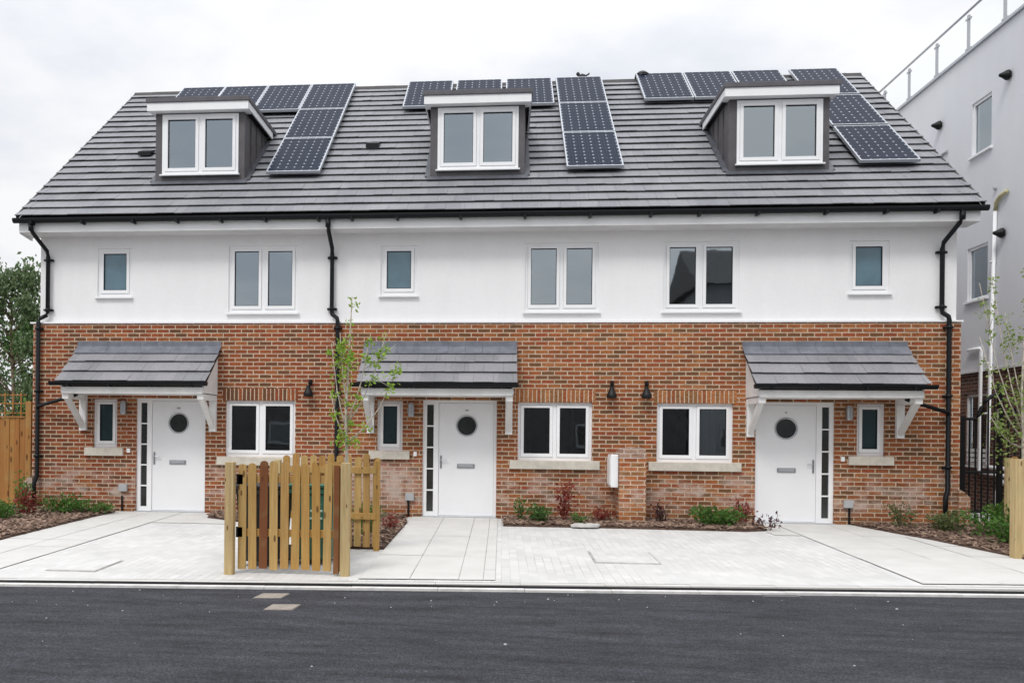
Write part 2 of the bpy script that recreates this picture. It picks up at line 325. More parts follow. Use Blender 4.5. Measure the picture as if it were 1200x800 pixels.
# ------------------------------------------------------------------ object helpers
def tag(o, label=None, cat=None, group=None, kind=None):
    if label: o['label'] = label
    if cat: o['category'] = cat
    if group: o['group'] = group
    if kind: o['kind'] = kind
    return o
def thing(name, loc, label, cat, group=None):
    o = bpy.data.objects.new(name, None); COL.objects.link(o); o.location = loc; o.empty_display_size = .2
    return tag(o, label, cat, group)
def origin(o):
    v = Vector((0, 0, 0))
    while o is not None: v += o.location; o = o.parent
    return v
class MB:
    def __init__(s): s.bm = bmesh.new()
    def quad(s, *pts):
        return s.bm.faces.new([s.bm.verts.new(p) for p in pts])
    def poly(s, pts, ext):
        """closed prism: polygon pts swept by vector ext"""
        a = [s.bm.verts.new(p) for p in pts]; e = Vector(ext); b = [s.bm.verts.new(Vector(p) + e) for p in pts]; n = len(a)
        s.bm.faces.new(a); s.bm.faces.new(b[::-1])
        for i in range(n): s.bm.faces.new((a[i], b[i], b[(i + 1) % n], a[(i + 1) % n]))
    def box(s, x0, x1, y0, y1, z0, z1, bev=0):
        if x0 > x1: x0, x1 = x1, x0
        if y0 > y1: y0, y1 = y1, y0
        v = [s.bm.verts.new(p) for p in ((x0, y0, z0), (x1, y0, z0), (x1, y1, z0), (x0, y1, z0), (x0, y0, z1), (x1, y0, z1), (x1, y1, z1), (x0, y1, z1))]
        fs = [s.bm.faces.new([v[i] for i in f]) for f in ((0, 3, 2, 1), (4, 5, 6, 7), (0, 1, 5, 4), (1, 2, 6, 5), (2, 3, 7, 6), (3, 0, 4, 7))]
        if bev:
            es = {e for f in fs for e in f.edges}
            bmesh.ops.bevel(s.bm, geom=list(es), offset=bev, segments=2, profile=.6, affect='EDGES')
    def tube(s, pts, r, n=8, r2=None, cap=True):
        pts = [Vector(p) for p in pts]; m = len(pts); rings = []
        for i, p in enumerate(pts):
            d = (pts[min(i + 1, m - 1)] - pts[max(i - 1, 0)])
            d.normalize()
            up = Vector((0, 0, 1)) if abs(d.z) < .9 else Vector((1, 0, 0))
            a = d.cross(up).normalized(); b = d.cross(a)
            rr = r if r2 is None else r + (r2 - r) * i / (m - 1)
            rings.append([s.bm.verts.new(p + (a * math.cos(k * 2 * math.pi / n) + b * math.sin(k * 2 * math.pi / n)) * rr) for k in range(n)])
        for i in range(m - 1):
            for k in range(n): s.bm.faces.new((rings[i][k], rings[i][(k + 1) % n], rings[i + 1][(k + 1) % n], rings[i + 1][k]))
        if cap: s.bm.faces.new(rings[0][::-1]); s.bm.faces.new(rings[-1])
    def lathe(s, c, prof, axis='Z', n=24):
        """prof: (radius, height) pairs about axis through c"""
        rings = []
        for r, h in prof:
            ring = []
            for k in range(n):
                a = 2 * math.pi * k / n; x, y = r * math.cos(a), r * math.sin(a)
                q = (x, y, h) if axis == 'Z' else ((x, h, y) if axis == 'Y' else (h, x, y))
                ring.append(s.bm.verts.new((c[0] + q[0], c[1] + q[1], c[2] + q[2])))
            rings.append(ring)
        for i in range(len(rings) - 1):
            for k in range(n): s.bm.faces.new((rings[i][k], rings[i][(k + 1) % n], rings[i + 1][(k + 1) % n], rings[i + 1][k]))
        s.bm.faces.new(rings[0][::-1]); s.bm.faces.new(rings[-1])
    def ring(s, x0, x1, z0, z1, w, y0, y1, wt=None, wb=None):
        """rectangular frame facing the street, butted members"""
        wt = wt or w; wb = wb or w
        s.box(x0, x0 + w, y0, y1, z0, z1); s.box(x1 - w, x1, y0, y1, z0, z1)
        s.box(x0 + w, x1 - w, y0, y1, z1 - wt, z1); s.box(x0 + w, x1 - w, y0, y1, z0, z0 + wb)
    def build(s, name, m, parent=None, smooth=False, recalc=True):
        if recalc: bmesh.ops.recalc_face_normals(s.bm, faces=s.bm.faces)
        if parent is not None:
            o = origin(parent); bmesh.ops.translate(s.bm, verts=s.bm.verts, vec=-o)
        me = bpy.data.meshes.new(name); s.bm.to_mesh(me); s.bm.free()
        for q in (m if isinstance(m, list) else [m]): me.materials.append(MATS[q])
        if smooth:
            for f in me.polygons: f.use_smooth = True
        ob = bpy.data.objects.new(name, me); COL.objects.link(ob)
        if parent is not None: ob.parent = parent
        return ob
def wall_holes(mb, u0, u1, z0, z1, holes, P, depth):
    us = sorted({u0, u1, *[h[0] for h in holes], *[h[1] for h in holes]}); zs = sorted({z0, z1, *[h[2] for h in holes], *[h[3] for h in holes]})
    us = [u for u in us if u0 <= u <= u1]; zs = [z for z in zs if z0 <= z <= z1]
    for a, b in zip(us, us[1:]):
        for c, e in zip(zs, zs[1:]):
            mu, mz = (a + b) / 2, (c + e) / 2
            if any(h[0] < mu < h[1] and h[2] < mz < h[3] for h in holes): continue
            mb.quad(P(a, c, 0), P(b, c, 0), P(b, e, 0), P(a, e, 0))
    for a, b, c, e in holes:
        mb.quad(P(a, c, 0), P(a, c, depth), P(a, e, depth), P(a, e, 0)); mb.quad(P(b, c, 0), P(b, e, 0), P(b, e, depth), P(b, c, depth))
        mb.quad(P(a, e, 0), P(a, e, depth), P(b, e, depth), P(b, e, 0)); mb.quad(P(a, c, 0), P(b, c, 0), P(b, c, depth), P(a, c, depth))
def tiles(mb, x0, x1, y0, z0, ang, courses, expo, tw, holes=(), rnd=random):
    cy, sz = math.cos(ang), math.sin(ang)
    def pt(x, s_, h): return (x, y0 + s_ * cy - h * sz, z0 + s_ * sz + h * cy)
    for i in range(courses):
        s0, s1 = i * expo, (i + 1) * expo + .02
        x = x0 - (tw * .5 if i % 2 else 0)
        while x < x1 - .001:
            a, b = max(x0, x), min(x1, x + tw - .003)
            x += tw
            if b - a < .02: continue
            mid = (a + b) / 2; sm = (s0 + s1) / 2
            if any(h[0] < mid < h[1] and h[2] < sm < h[3] for h in holes): continue
            j = rnd.uniform(-.004, .004); k = rnd.uniform(-.003, .003); js = rnd.uniform(-.004, .004)
            lo, th = .043, .015
            P8 = [pt(a, s0 + js, lo + j), pt(b, s0 + js, lo + j + k), pt(b, s1, .004), pt(a, s1, .004),
                  pt(a, s0 + js, lo + th + j), pt(b, s0 + js, lo + th + j + k), pt(b, s1, .004 + th), pt(a, s1, .004 + th)]
            v = [mb.bm.verts.new(p) for p in P8]
            for f in ((0, 3, 2, 1), (4, 5, 6, 7), (0, 1, 5, 4), (1, 2, 6, 5), (3, 0, 4, 7)): mb.bm.faces.new([v[q] for q in f])

# ------------------------------------------------------------------ ground and road
def kerb_y(x): return -5.955 + .0836 * x
def gz(y): return .025 * min(y, 0)
def sheet(mb, pts, h=0):
    mb.bm.faces.new([mb.bm.verts.new((x, y, gz(y) + h)) for x, y in pts])
mb = MB(); mb.quad((-900, -900, -.40), (900, -900, -.40), (900, 900, -.40), (-900, 900, -.40)); tag(mb.build('ground', 'soil ground'), kind='structure')
mb = MB(); mb.quad((-60, kerb_y(-60) + .0, -.19), (-60, -24, -.19), (60, -24, -.19), (60, kerb_y(60) + .0, -.19)); tag(mb.build('road', 'asphalt'), kind='structure')
mb = MB(); mb.quad((-60, -24, -.15), (60, -24, -.15), (60, -27.5, -.12), (-60, -27.5, -.12)); tag(mb.build('far_pavement', 'kerb concrete'), kind='structure')
mb = MB()
mb.bm.faces.new([mb.bm.verts.new((x, y, gz(y))) for x, y in ((-40, kerb_y(-40) + .2), (40, kerb_y(40) + .2), (40, 0), (-40, 0))])
mb.quad((-40, 0, 0), (40, 0, 0), (40, 30, 0), (-40, 30, 0))
tag(mb.build('driveway', 'block paving'), kind='structure')
def along(mb, a, b, z0, z1, x0=-40, x1=40):
    """strip following the road edge between offsets a and b"""
    p = [(x0, kerb_y(x0) + a), (x1, kerb_y(x1) + a), (x1, kerb_y(x1) + b), (x0, kerb_y(x0) + b)]
    mb.poly([(x, y, z0) for x, y in p], (0, 0, z1 - z0))
mb = MB()
x = -40.0
while x < 40:
    along(mb, -.115, -.02, -.3, -.165 + random.uniform(-.002, .002), x, x + .91); x += .915
tag(mb.build('kerb', 'kerb concrete'), kind='structure')
mb = MB(); along(mb, -.018, .095, -.3, -.158); tag(mb.build('drain_channel', 'drain channel'), kind='structure')
mb = MB()
x = -40.0
while x < 40:
    along(mb, .097, .30, -.3, gz(kerb_y(x)) + .003, x, x + .91); x += .914
tag(mb.build('edging', 'flag concrete'), kind='structure')

def flag_path(name, cols, y_top, rows, wid_gap=.0075):
    """flags between successive x in cols, laid in rows from y_top to the road edge"""
    mb = MB(); jb = MB()
    for a, b in zip(cols, cols[1:]):
        y = y_top; k = 0
        while True:
            ye = kerb_y((a + b) / 2) + .305
            y2 = max(y - rows + (rows * .4 if (k == 0 and round(a * 7) % 2) else 0), ye)
            last = y2 <= ye + .001
            ya, yb_ = (kerb_y(a) + .305, kerb_y(b) + .305) if last else (y2 + wid_gap / 3, y2 + wid_gap / 3)
            h = .010 + random.uniform(-.002, .002)
            mb.bm.faces.new([mb.bm.verts.new((px, py, gz(py) + h)) for px, py in ((a + wid_gap / 2, ya), (b - wid_gap / 2, yb_), (b - wid_gap / 2, y), (a + wid_gap / 2, y))])
            y = y2; k += 1
            if y <= ye + .001: break
    for px0, px1 in ((cols[0], cols[-1]),):
        jb.bm.faces.new([jb.bm.verts.new((px, py, gz(py) + .004)) for px, py in ((px0, kerb_y(px0) + .305), (px1, kerb_y(px1) + .305), (px1, y_top), (px0, y_top))])
    o = tag(mb.build(name, 'flag concrete'), kind='structure')
    tag(jb.build(name + '_joints', 'flag joint'), kind='structure')
    return o
flag_path('path', [-7.02, -6.38, -5.76], -.01, .62)
flag_path('path', [-1.56, -1.0, -.46, -.19, -.055], -.01, .9)
flag_path('path', [4.62, 5.52, 6.15, 6.75], -.01, .9)
mb = MB(); sheet(mb, [(-5.75, -1.45), (-4.5, -1.45), (-4.5, -.01), (-5.75, -.01)], .007); tag(mb.build('doorstep_paving', 'flag concrete'), kind='structure')
mb = MB(); sheet(mb, [(4.21, -1.5), (4.61, -1.5), (4.61, -.01), (4.21, -.01)], .007); tag(mb.build('doorstep_paving', 'flag concrete'), kind='structure')

# planting beds
BEDS = []
def bed(pts, h=.03, chips=400, slope=True):
    mb = MB(); mb.poly([(x, y, gz(y) - .03) for x, y in pts], (0, 0, .03 + h)); tag(mb.build('planting_bed', 'mulch'), kind='structure')
    BEDS.append((pts, h, chips))
bed([(-14, -4.1), (-7.03, -3.9), (-7.0, -.9), (-6.95, -.25), (-7.9, -.01), (-14, -.01)], .035, 1500)
bed([(-1.57, -3.7), (-1.57, -.85), (-1.7, -.02), (-3.2, -.02), (-3.2, -1.0), (-2.2, -3.7)], .035, 500)
bed([(-5.05, -.75), (-4.4, -1.15), (-4.4, -.02), (-5.2, -.02)], .03, 120)
bed([(.04, -1.05), (1.75, -1.05), (2.5, -1.08), (3.9, -1.15), (4.25, -1.0), (4.2, -.02), (.04, -.02)], .035, 1100)
bed([(5.95, -.25), (6.4, -1.75), (6.75, -3.35), (9.6, -3.5), (9.6, .5), (7.7, .5), (7.7, -.02), (5.9, -.02)], .035, 1600)
def inside(p, poly):
    c = False; n = len(poly)
    for i in range(n):
        (x1, y1), (x2, y2) = poly[i], poly[(i + 1) % n]
        if (y1 > p[1]) != (y2 > p[1]) and p[0] < (x2 - x1) * (p[1] - y1) / (y2 - y1) + x1: c = not c
    return c
mb = MB()
for pts, h, cnt in [(a, b, c * 2) for a, b, c in BEDS]:
    xs = [p[0] for p in pts]; ys = [p[1] for p in pts]; k = 0
    while k < cnt:
        p = (random.uniform(max(-9.5, min(xs)), max(xs)), random.uniform(min(ys), max(ys)))
        if not inside(p, pts): k += .2; continue
        k += 1
        a = random.uniform(0, 6.3); l = random.uniform(.02, .065); w = random.uniform(.010, .026); z = gz(p[1]) + h + random.uniform(.004, .03); t = random.uniform(-.02, .02)
        ca, sa = math.cos(a), math.sin(a)
        mb.poly([(p[0] + ca * u - sa * v, p[1] + sa * u + ca * v, z + t * u / .05) for u, v in ((-l, -w), (l, -w * .7), (l, w), (-l * .8, w))], (0, 0, .008))
tag(mb.build('bark_chips', 'bark chip'), kind='stuff')

# covers and slabs
def cover(name, pts, z, th, m, label, cat='cover', frame=None):
    o = thing(name, (*pts[0], z), label, cat)
    mb = MB(); cx = sum(p[0] for p in pts) / 4; cy = sum(p[1] for p in pts) / 4
    mb.poly([((x - cx) * .93 + cx, (y - cy) * .93 + cy, z + (gz(y) if frame else 0) + .004) for x, y in pts], (0, 0, th)); mb.build('cover_plate', m, o)
    mb = MB(); mb.poly([(x, y, z + (gz(y) if frame else 0) - .02) for x, y in pts], (0, 0, .02 + th * .6)); mb.build('cover_frame', frame or 'iron cover', o)
    return o
cover('stopcock_cover', [(-2.46, -6.80), (-2.17, -6.77), (-2.14, -6.50), (-2.43, -6.53)], -.19, .006, 'pale cover', 'small beige access cover in the road, the one nearer the kerb')
cover('stopcock_cover', [(-2.20, -7.34), (-1.92, -7.31), (-1.90, -7.04), (-2.18, -7.07)], -.19, .006, 'pale cover', 'small beige access cover in the road, the one farther from the kerb')
cover('road_gully', [(2.72, -5.98), (3.12, -5.945), (3.11, -5.83), (2.71, -5.865)], -.19, .006, 'iron cover', 'dark flush drain cover in the asphalt at the kerb', 'drain cover')
cover('manhole_cover', [(1.16, -4.38), (1.98, -4.38), (1.98, -3.45), (1.16, -3.45)], 0, .010, 'block paving', 'square paving filled inspection cover in the middle driveway', 'manhole cover', frame='flag joint')
cover('manhole_cover', [(-5.2, -5.75), (-4.6, -5.75), (-4.6, -5.0), (-5.2, -5.0)], 0, .010, 'block paving', 'paving filled inspection cover at the left of the left driveway', 'manhole cover', frame='flag joint')
mb = MB()
sp = [(1.12, -1.16), (1.30, -1.20), (1.55, -1.17), (1.62, -1.0), (1.45, -.93), (1.2, -.98)]
mb.poly([(x, y, gz(y) + .02) for x, y in sp], (0, 0, .05)); bmesh.ops.bevel(mb.bm, geom=mb.bm.edges[:], offset=.012, segments=2, affect='EDGES')
tag(mb.build('stone_slab', 'cover concrete'), 'flat pale stone lying in the mulch left of the brick pier', 'stone')

mb = MB(); rg = random.Random(21)
for k in range(70):
    x = rg.uniform(-7, 7); off = rg.expovariate(1.1) if k % 3 else rg.uniform(0, 4); y = kerb_y(x) - .2 - off
    s_ = rg.uniform(.003, .009) * (1.6 if rg.random() < .1 else 1)
    mb.lathe((x, y, -.19), [(s_, 0), (s_ * 1.1, s_ * .4), (s_ * .4, s_ * .8)], 'Z', 5)
tag(mb.build('road_grit', 'grey plastic'), kind='stuff')

# ------------------------------------------------------------------ the terrace
EAVE_Y, EAVE_Z = -.40, 5.33
ANG = math.atan2(4.2, 5.0); CA, SA = math.cos(ANG), math.sin(ANG)
RIDGE_Y, RIDGE_Z = 4.6, 9.53
COURSES, EXPO = 21, .311
YW = .06          # face of the white render, set behind the brick face at 0
def window(root, x0, x1, z0, z1, yf, panes, glass, sill, yface, sx=.0, pane_backing=None):
    """two- or one-light casement; yf = front of the frame"""
    f = MB(); f.ring(x0, x1, z0, z1, .05, yf, yf + .07, .045, .06)
    gl = []
    if panes == 2:
        c = (x0 + x1) / 2; f.box(c - .032, c + .032, yf + .002, yf + .068, z0 + .06, z1 - .045)
        bays = [(x0 + .05, c - .032), (c + .032, x1 - .05)]
    else: bays = [(x0 + .05, x1 - .05)]
    for a, b in bays:
        f.ring(a + .003, b - .003, z0 + .063, z1 - .048, .052, yf - .012, yf + .05, .045, .06); gl.append((a + .055, b - .055, z0 + .123, z1 - .093))
    fr = f.build('window', 'white plastic', root)
    g = MB()
    for a, b, c, e in gl: g.quad((a - .005, yf + .020, c - .005), (b + .005, yf + .020, c - .005), (b + .005, yf + .020, e + .005), (a - .005, yf + .020, e + .005))
    g.build('pane', glass, fr, recalc=False)
    # rubber seal shows as a thin dark line round each pane
    g = MB()
    for a, b, c, e in gl: g.ring(a, b, c, e, .009, yf - .002, yf + .018)
    g.build('seal', 'black plastic', fr)
    s_ = MB()
    if sill == 'stone': s_.box(x0 - .14, x1 + .13, yface - .055, yface + .09, z0 - .15, z0 - .002, .006); s_.build('sill', 'stone sill', fr)
    else:
        s_.poly([(x0 - .035, yf - .005, z0 - .001), (x0 - .035, yface - .055, z0 - .012), (x0 - .035, yface - .055, z0 - .036), (x0 - .035, yf - .005, z0 - .036)], (x1 - x0 + .07, 0, 0))
        s_.build('sill', 'white plastic', fr)
    if pane_backing:
        s_ = MB(); s_.box(x0 + .06, x1 - .06, yf + .16, yf + .17, z0 + .06, z1 - .05); s_.build('pane_backing', pane_backing, fr)  # plain panel added behind the glass to set the pane tone
    return fr
PANEL = None
def panel(root, x, s, w=1.02):
    global PANEL
    if PANEL is None:
        f = MB(); f.box(0, w, 0, .024, 0, .055); f.box(0, w, 1.616, 1.64, 0, .055); f.box(0, .024, .024, 1.616, 0, .055); f.box(w - .024, w, .024, 1.616, 0, .055)
        c = MB(); c.box(.024, w - .024, .024, 1.616, .006, .050)
        PANEL = (c.build('solar_panel', 'solar cells', None), f.build('panel_frame', 'aluminium', None))
        c, f = PANEL
    else:
        c = PANEL[0].copy(); f = PANEL[1].copy(); COL.objects.link(c); COL.objects.link(f)
    c.parent = root; f.parent = c
    h = .11
    p = Vector((x, EAVE_Y + s * CA - h * SA, EAVE_Z + s * SA + h * CA)) - origin(root)
    c.location = p; c.rotation_euler = (ANG, 0, 0)
    return c
def house(idx, x0, x1, X, flip, label, bm_, sold):
    """X maps the x of the middle house to this house; flip mirrors it. x0..x1 is the plot"""
    root = thing('terraced_house', ((x0 + x1) / 2, 0, 0), label, 'house', 'houses of the terrace')
    def S(a, b):
        a, b = X(a), X(b); return (a, b) if a < b else (b, a)
    def O(p, d): return p[0] + d, p[1] + d
    sw, ww, lw, ls, dr = O(S(-2.19, -1.54), {1: 0, 2: 0, 3: .10}[idx]), O(S(.38, 1.66), {1: -.085, 2: 0, 3: .19}[idx]), S(.28, 1.57), S(-2.22, -1.76), S(-1.40, -.09)
    # brick storey
    mb = MB(); holes = [(*lw, 1.03, 2.05), (*ls, 1.17, 2.06), (*dr, -.02, 2.08)]
    # soldier course over the wide window is a part of its own, so leave its place empty
    so_ = (lw[0] - .05, lw[1] + .05, 2.052, 2.27)
    wall_holes(mb, x0, x1, -.3, 3.46, holes, lambda u, z, q: (u, q, z), .14)
    for xe, on in ((x0, idx < 3), (x1, idx == 3)):
        if on: mb.quad((xe, 0, -.3), (xe, 9.2, -.3), (xe, 9.2, 3.46), (xe, 0, 3.46))
    mb.quad((x0, 9.2, -.3), (x1, 9.2, -.3), (x1, 9.2, 3.46), (x0, 9.2, 3.46))
    mb.quad((x0, 0, 3.46), (x1, 0, 3.46), (x1, .2, 3.46), (x0, .2, 3.46))
    w = mb.build('brick_wall', bm_, root, recalc=False)
    mb = MB(); mb.box(so_[0], so_[1], -.004, .05, so_[2], so_[3]); mb.build('lintel', sold, w)
    # plinth at the free corner
    if idx in (1, 3):
        mb = MB(); sg = -1 if idx == 1 else 1; xe = x0 if idx == 1 else x1
        mb.poly([(xe - sg * .035, -.05, -.2), (xe + sg * .15, -.05, -.2), (xe + sg * .15, -.05, .50), (xe + sg * .02, -.05, .62), (xe - sg * .035, -.05, .62)], (0, 3.0, 0))
        mb.build('plinth', 'washed brick' if idx == 1 else 'pier brick', root)
    # rendered storey and gable
    xa = x0 + (.10 if idx == 1 else 0); xb = x1 - (.05 if idx == 3 else 0)
    mb = MB(); wall_holes(mb, xa, xb, 3.46, 5.26, [(*sw, 3.95, 4.84), (*ww, 3.65, 4.86)], lambda u, z, q: (u, YW + q, z), .12)
    for xe, on in ((xa, idx < 3), (xb, idx == 3)):
        if on: mb.bm.faces.new([mb.bm.verts.new(p) for p in ((xe, YW, 3.46), (xe, 9.14, 3.46), (xe, 9.14, 5.26), (xe, RIDGE_Y, RIDGE_Z - .22), (xe, YW, 5.5))])
    mb.quad((xa, 9.14, 3.46), (xb, 9.14, 3.46), (xb, 9.14, 5.3), (xa, 9.14, 5.3))
    wr = mb.build('rendered_wall', 'white render', root, recalc=False)
    mb = MB(); mb.box(x0 - (.05 if idx == 1 else 0), x1 + (.03 if idx == 3 else 0), -.022, YW - .002, 3.447, 3.475); mb.build('bell_bead', 'white plastic', wr)
    # rooms behind the windows
    mb = MB(); e = .15
    for z in (.02, 2.6, 5.05): mb.quad((x0 + e, .16, z), (x1 - e, .16, z), (x1 - e, 4.2, z), (x0 + e, 4.2, z))
    mb.quad((x0 + e, 4.2, 0), (x1 - e, 4.2, 0), (x1 - e, 4.2, 5.2), (x0 + e, 4.2, 5.2))
    for xx in (x0 + e, x1 - e, X(-.0)): mb.quad((xx, .16, 0), (xx, 4.2, 0), (xx, 4.2, 5.2), (xx, .16, 5.2))
    mb.quad((X(.9), 2.6, 0), (X(1.35), 2.6, 0), (X(1.35), 2.6, 2.1), (X(.9), 2.6, 2.1))
    mb.build('interior', 'dark interior', root, recalc=False)
    for px_, pw, py_, pm in ({1: [(.62, .12, .9, 'stone sill'), (1.2, .25, 1.8, 'interior timber')], 2: [(.45, .3, 2.2, 'interior timber'), (1.3, .06, 1.0, 'white timber')], 3: [(.92, .17, 1.2, 'interior timber'), (.42, .06, .8, 'pale interior')]}[idx]):
        q = MB(); q.box(X(px_) - pw / 2, X(px_) + pw / 2, py_, py_ + .06, .03, 2.05); q.build('interior_strip', pm, root)  # upright strips added for faint shapes behind the glass
    if idx == 3:
        q = MB(); q.lathe((3.33, .85, 1.86), [(.02, -.085), (.09, -.06), (.115, 0), (.09, .06), (.02, .085)], 'Z', 18); q.tube([(3.33, .85, 1.94), (3.33, .85, 2.58)], .006); q.build('pendant_lamp', 'white plastic', root, True)
    # windows
    window(root, *sw, 3.95, 4.84, YW + .03, 1, 'frosted glass', 'plastic', YW)
    window(root, *ww, 3.65, 4.86, YW + .03, 2, 'window glass', 'plastic', YW, pane_backing='dark backing' if idx == 1 else None)
    window(root, *lw, 1.03, 2.05, .06, 2, 'window glass', 'stone', 0)
    window(root, *ls, 1.17, 2.06, .06, 1, 'dark frosted glass', 'stone', 0)
    # door set: leaf, sidelight with five lights
    a, b = dr
    mb = MB(); mb.ring(a, b, .0, 2.08, .05, .05, .13, .05, .03)
    mm = X(-1.155); mb.box(mm - .035, mm + .035, .052, .128, .03, 2.03)
    fr = mb.build('door_frame', 'white plastic', root)
    s0, s1 = S(-1.35, -1.19); mb = MB(); gb = MB()
    hh = (2.0 - .10) / 5
    mb.ring(s0, s1, .031, 2.029, .02, .056, .11, .03, .07)
    for k in range(1, 5): mb.box(s0 + .021, s1 - .021, .054, .10, .10 + k * hh - .012, .10 + k * hh + .012)
    sf = mb.build('sidelight', 'white plastic', root)
    gb.box(s0 + .012, s1 - .012, .085, .09, .06, 2.01); gb.build('pane', 'door glass', sf)
    l0, l1 = S(-1.117, -.143)
    mb = MB(); mb.box(l0, l1, .075, .12, .035, 2.026, .004); lf = mb.build('door', 'white door paint', root)
    cx = X(-.62); mb = MB(); mb.lathe((cx, .075, 1.63), [(.165, 0), (.190, 0), (.190, -.014), (.175, -.016), (.165, -.004)], 'Y', 40); mb.build('porthole_rim', 'brushed steel', lf, True)
    mb = MB(); mb.lathe((cx, .073, 1.63), [(.166, 0), (.166, -.003)], 'Y', 40); mb.build('porthole', 'door glass', lf)
    cx = X(-.63); mb = MB(); mb.box(cx - .155, cx + .155, .060, .0748, .875, .955, .006); lb = mb.build('letterbox', 'brushed steel', lf)
    mb = MB(); mb.box(cx - .13, cx + .13, .054, .0598, .893, .938, .003); mb.build('flap', 'aluminium', lb)
    hx = X(-1.075); mb = MB(); mb.box(hx - .016, hx + .016, .062, .0748, .87, 1.10, .005); mb.tube([(hx, .05, 1.02), (hx, .03, 1.02), (X(-1.07 + .02), .026, 1.02), (X(-.96), .026, 1.02)], .009); mb.build('handle', 'brushed steel', lf)
    mb = MB(); nx = X(-.62)
    mb.box(nx - (.03 if idx != 3 else .012), nx + (.03 if idx != 3 else .012), .068, .0748, 1.89, 1.92)
    mb.build('number_plate', 'brushed steel', lf)
    mb = MB(); mb.box(a - .01, b + .01, -.03, .049, -.02, .022); mb.build('threshold', 'aluminium', root)
    # canopy
    cd = {1: -.06, 2: 0, 3: .11}[idx]; c0, c1 = O(S(-2.46, .25), cd); CY, CZ = -.80, 2.33; ca = math.atan2(.66, .80)
    mb = MB(); mb.box(c0 + .08, c1 - .08, -.74, -.715, 2.13, 2.245); can = mb.build('canopy', 'white timber', root)
    mb = MB(); tiles(mb, c0, c1, CY, CZ - .02, ca, 3, .30, .33); mb.build('slates', 'canopy tile', can)
    mb = MB(); mb.poly([(c0 + .02, CY + .03, CZ - .02), (c0 + .02, -.002, CZ - .02 + .66 * (.77 / .80)), (c0 + .02, -.002, CZ - .06 + .66 * .77 / .8), (c0 + .02, CY + .03, CZ - .06)], (c1 - c0 - .04, 0, 0)); mb.build('roof_board', 'black plastic', can)
    mb = MB(); mb.box(c0 + .10, c1 - .10, -.713, -.002, 2.13, 2.145); mb.build('soffit', 'white timber', can)
    mb = MB(); q0 = .66 / .80
    def fl(y, h): return CZ + (y - CY) * q0 + h
    nseg = 9
    for k in range(nseg):
        u0, u1 = c0 - .005 + (c1 - c0 + .01) * k / nseg, c0 - .005 + (c1 - c0 + .01) * (k + 1) / nseg - .004
        j = random.uniform(0, .006)
        mb.poly([(u0, -.012, 3.115 + j), (u0, -.004, 3.115 + j), (u0, -.004, fl(-.004, .02)), (u0, -.17, fl(-.17, .032 + j)), (u0, -.17, fl(-.17, .044 + j)), (u0, -.012, fl(-.012, .05))], (u1 - u0, 0, 0))
    mb.build('flashing', 'lead', can)
    mb = MB(); g0, g1 = O(S(-2.56, .27), cd)
    prof = [(.055 * math.cos(math.pi + k * math.pi / 8), .055 * math.sin(math.pi + k * math.pi / 8)) for k in range(9)]
    mb.poly([(g0, -.80 + u, 2.318 + v) for u, v in prof] + [(g0, -.745, 2.335), (g0, -.855, 2.335)], (g1 - g0, 0, 0))
    for k in range(4): q = c0 + .25 + k * (c1 - c0 - .5) / 3; mb.box(q - .02, q + .02, -.862, -.742, 2.25, 2.30)
    mb.build('gutter', 'black plastic', can)
    for xx in (c0 + .13, c1 - .13):
        # cheek board under the slates, wall post, arm and brace
        br = MB()
        br.box(xx - .062, xx + .062, -.075, -.002, 1.48, 2.128)
        br.box(xx - .058, xx + .058, -.70, -.077, 2.035, 2.128)
        br.poly([(xx - .045, -.66, 2.034), (xx - .045, -.55, 2.034), (xx - .045, -.077, 1.62), (xx - .045, -.077, 1.53)], (.09, 0, 0))
        br.build('bracket', 'white timber', can)
    for xx, sg in ((c0 + .06, 1), (c1 - .09, 1)):
        br = MB(); br.poly([(xx, -.72, 2.147), (xx, -.003, 2.147), (xx, -.003, fl(-.003, -.075)), (xx, -.72, fl(-.72, -.075))], (.03, 0, 0)); br.build('cheek_board', 'white timber', can)
    # small things on the wall
    def fit(name, m, x, z, w, h, dep, bev=.006):
        q = MB(); q.box(X(x) - w / 2, X(x) + w / 2, -dep, -.002, z - h / 2, z + h / 2, bev); return q.build(name, m, root)
    lx = X(-1.60); q = MB(); q.box(lx - .03, lx + .03, -.05, -.002, 1.80, 2.0, .006); q.lathe((lx + .0, -.10, 1.78), [(.05, 0), (.055, .02), (.055, .20), (.04, .24), (.012, .25)], 'Z', 18); q.build('porch_light', 'brushed steel', root)
    fit('doorbell', 'white plastic', -1.53, 1.12, .06, .08, .03)
    b_ = fit('junction_box', 'grey plastic', -1.62, .36 if idx != 1 else .44, .15, .13, .06)
    q = MB(); q.tube([(X(-1.64), -.025, .29), (X(-1.64), -.025, .02)], .018); q.build('conduit', 'black plastic', b_)
    lamp_x = {1: -3.43, 2: 1.90, 3: 2.49}[idx]
    q = MB(); q.box(lamp_x - .03, lamp_x + .03, -.05, -.002, 2.34, 2.43, .008); q.tube([(lamp_x, -.05, 2.39), (lamp_x, -.10, 2.37), (lamp_x - .01, -.12, 2.30)], .028)
    q.lathe((lamp_x - .015, -.125, 2.12), [(.055, 0), (.088, .015), (.085, .06), (.045, .15), (.03, .20)], 'Z', 20); q.build('wall_lamp', 'black metal', root, False)
    # ---------------- roof
    rx0 = x0 - (.13 if idx == 1 else 0); rx1 = x1 + (.16 if idx == 3 else 0)
    dx = {1: -5.745, 2: -.50, 3: 4.86}[idx]
    mb = MB(); tiles(mb, rx0, rx1, EAVE_Y, EAVE_Z - .02, ANG, COURSES, EXPO, .33, [(dx - .78, dx + .78, 1.35, 3.1)])
    roof = mb.build('roof', 'roof tile', root)
    mb = MB()
    e0 = .03 if idx == 1 else 0; e1 = .03 if idx == 3 else 0
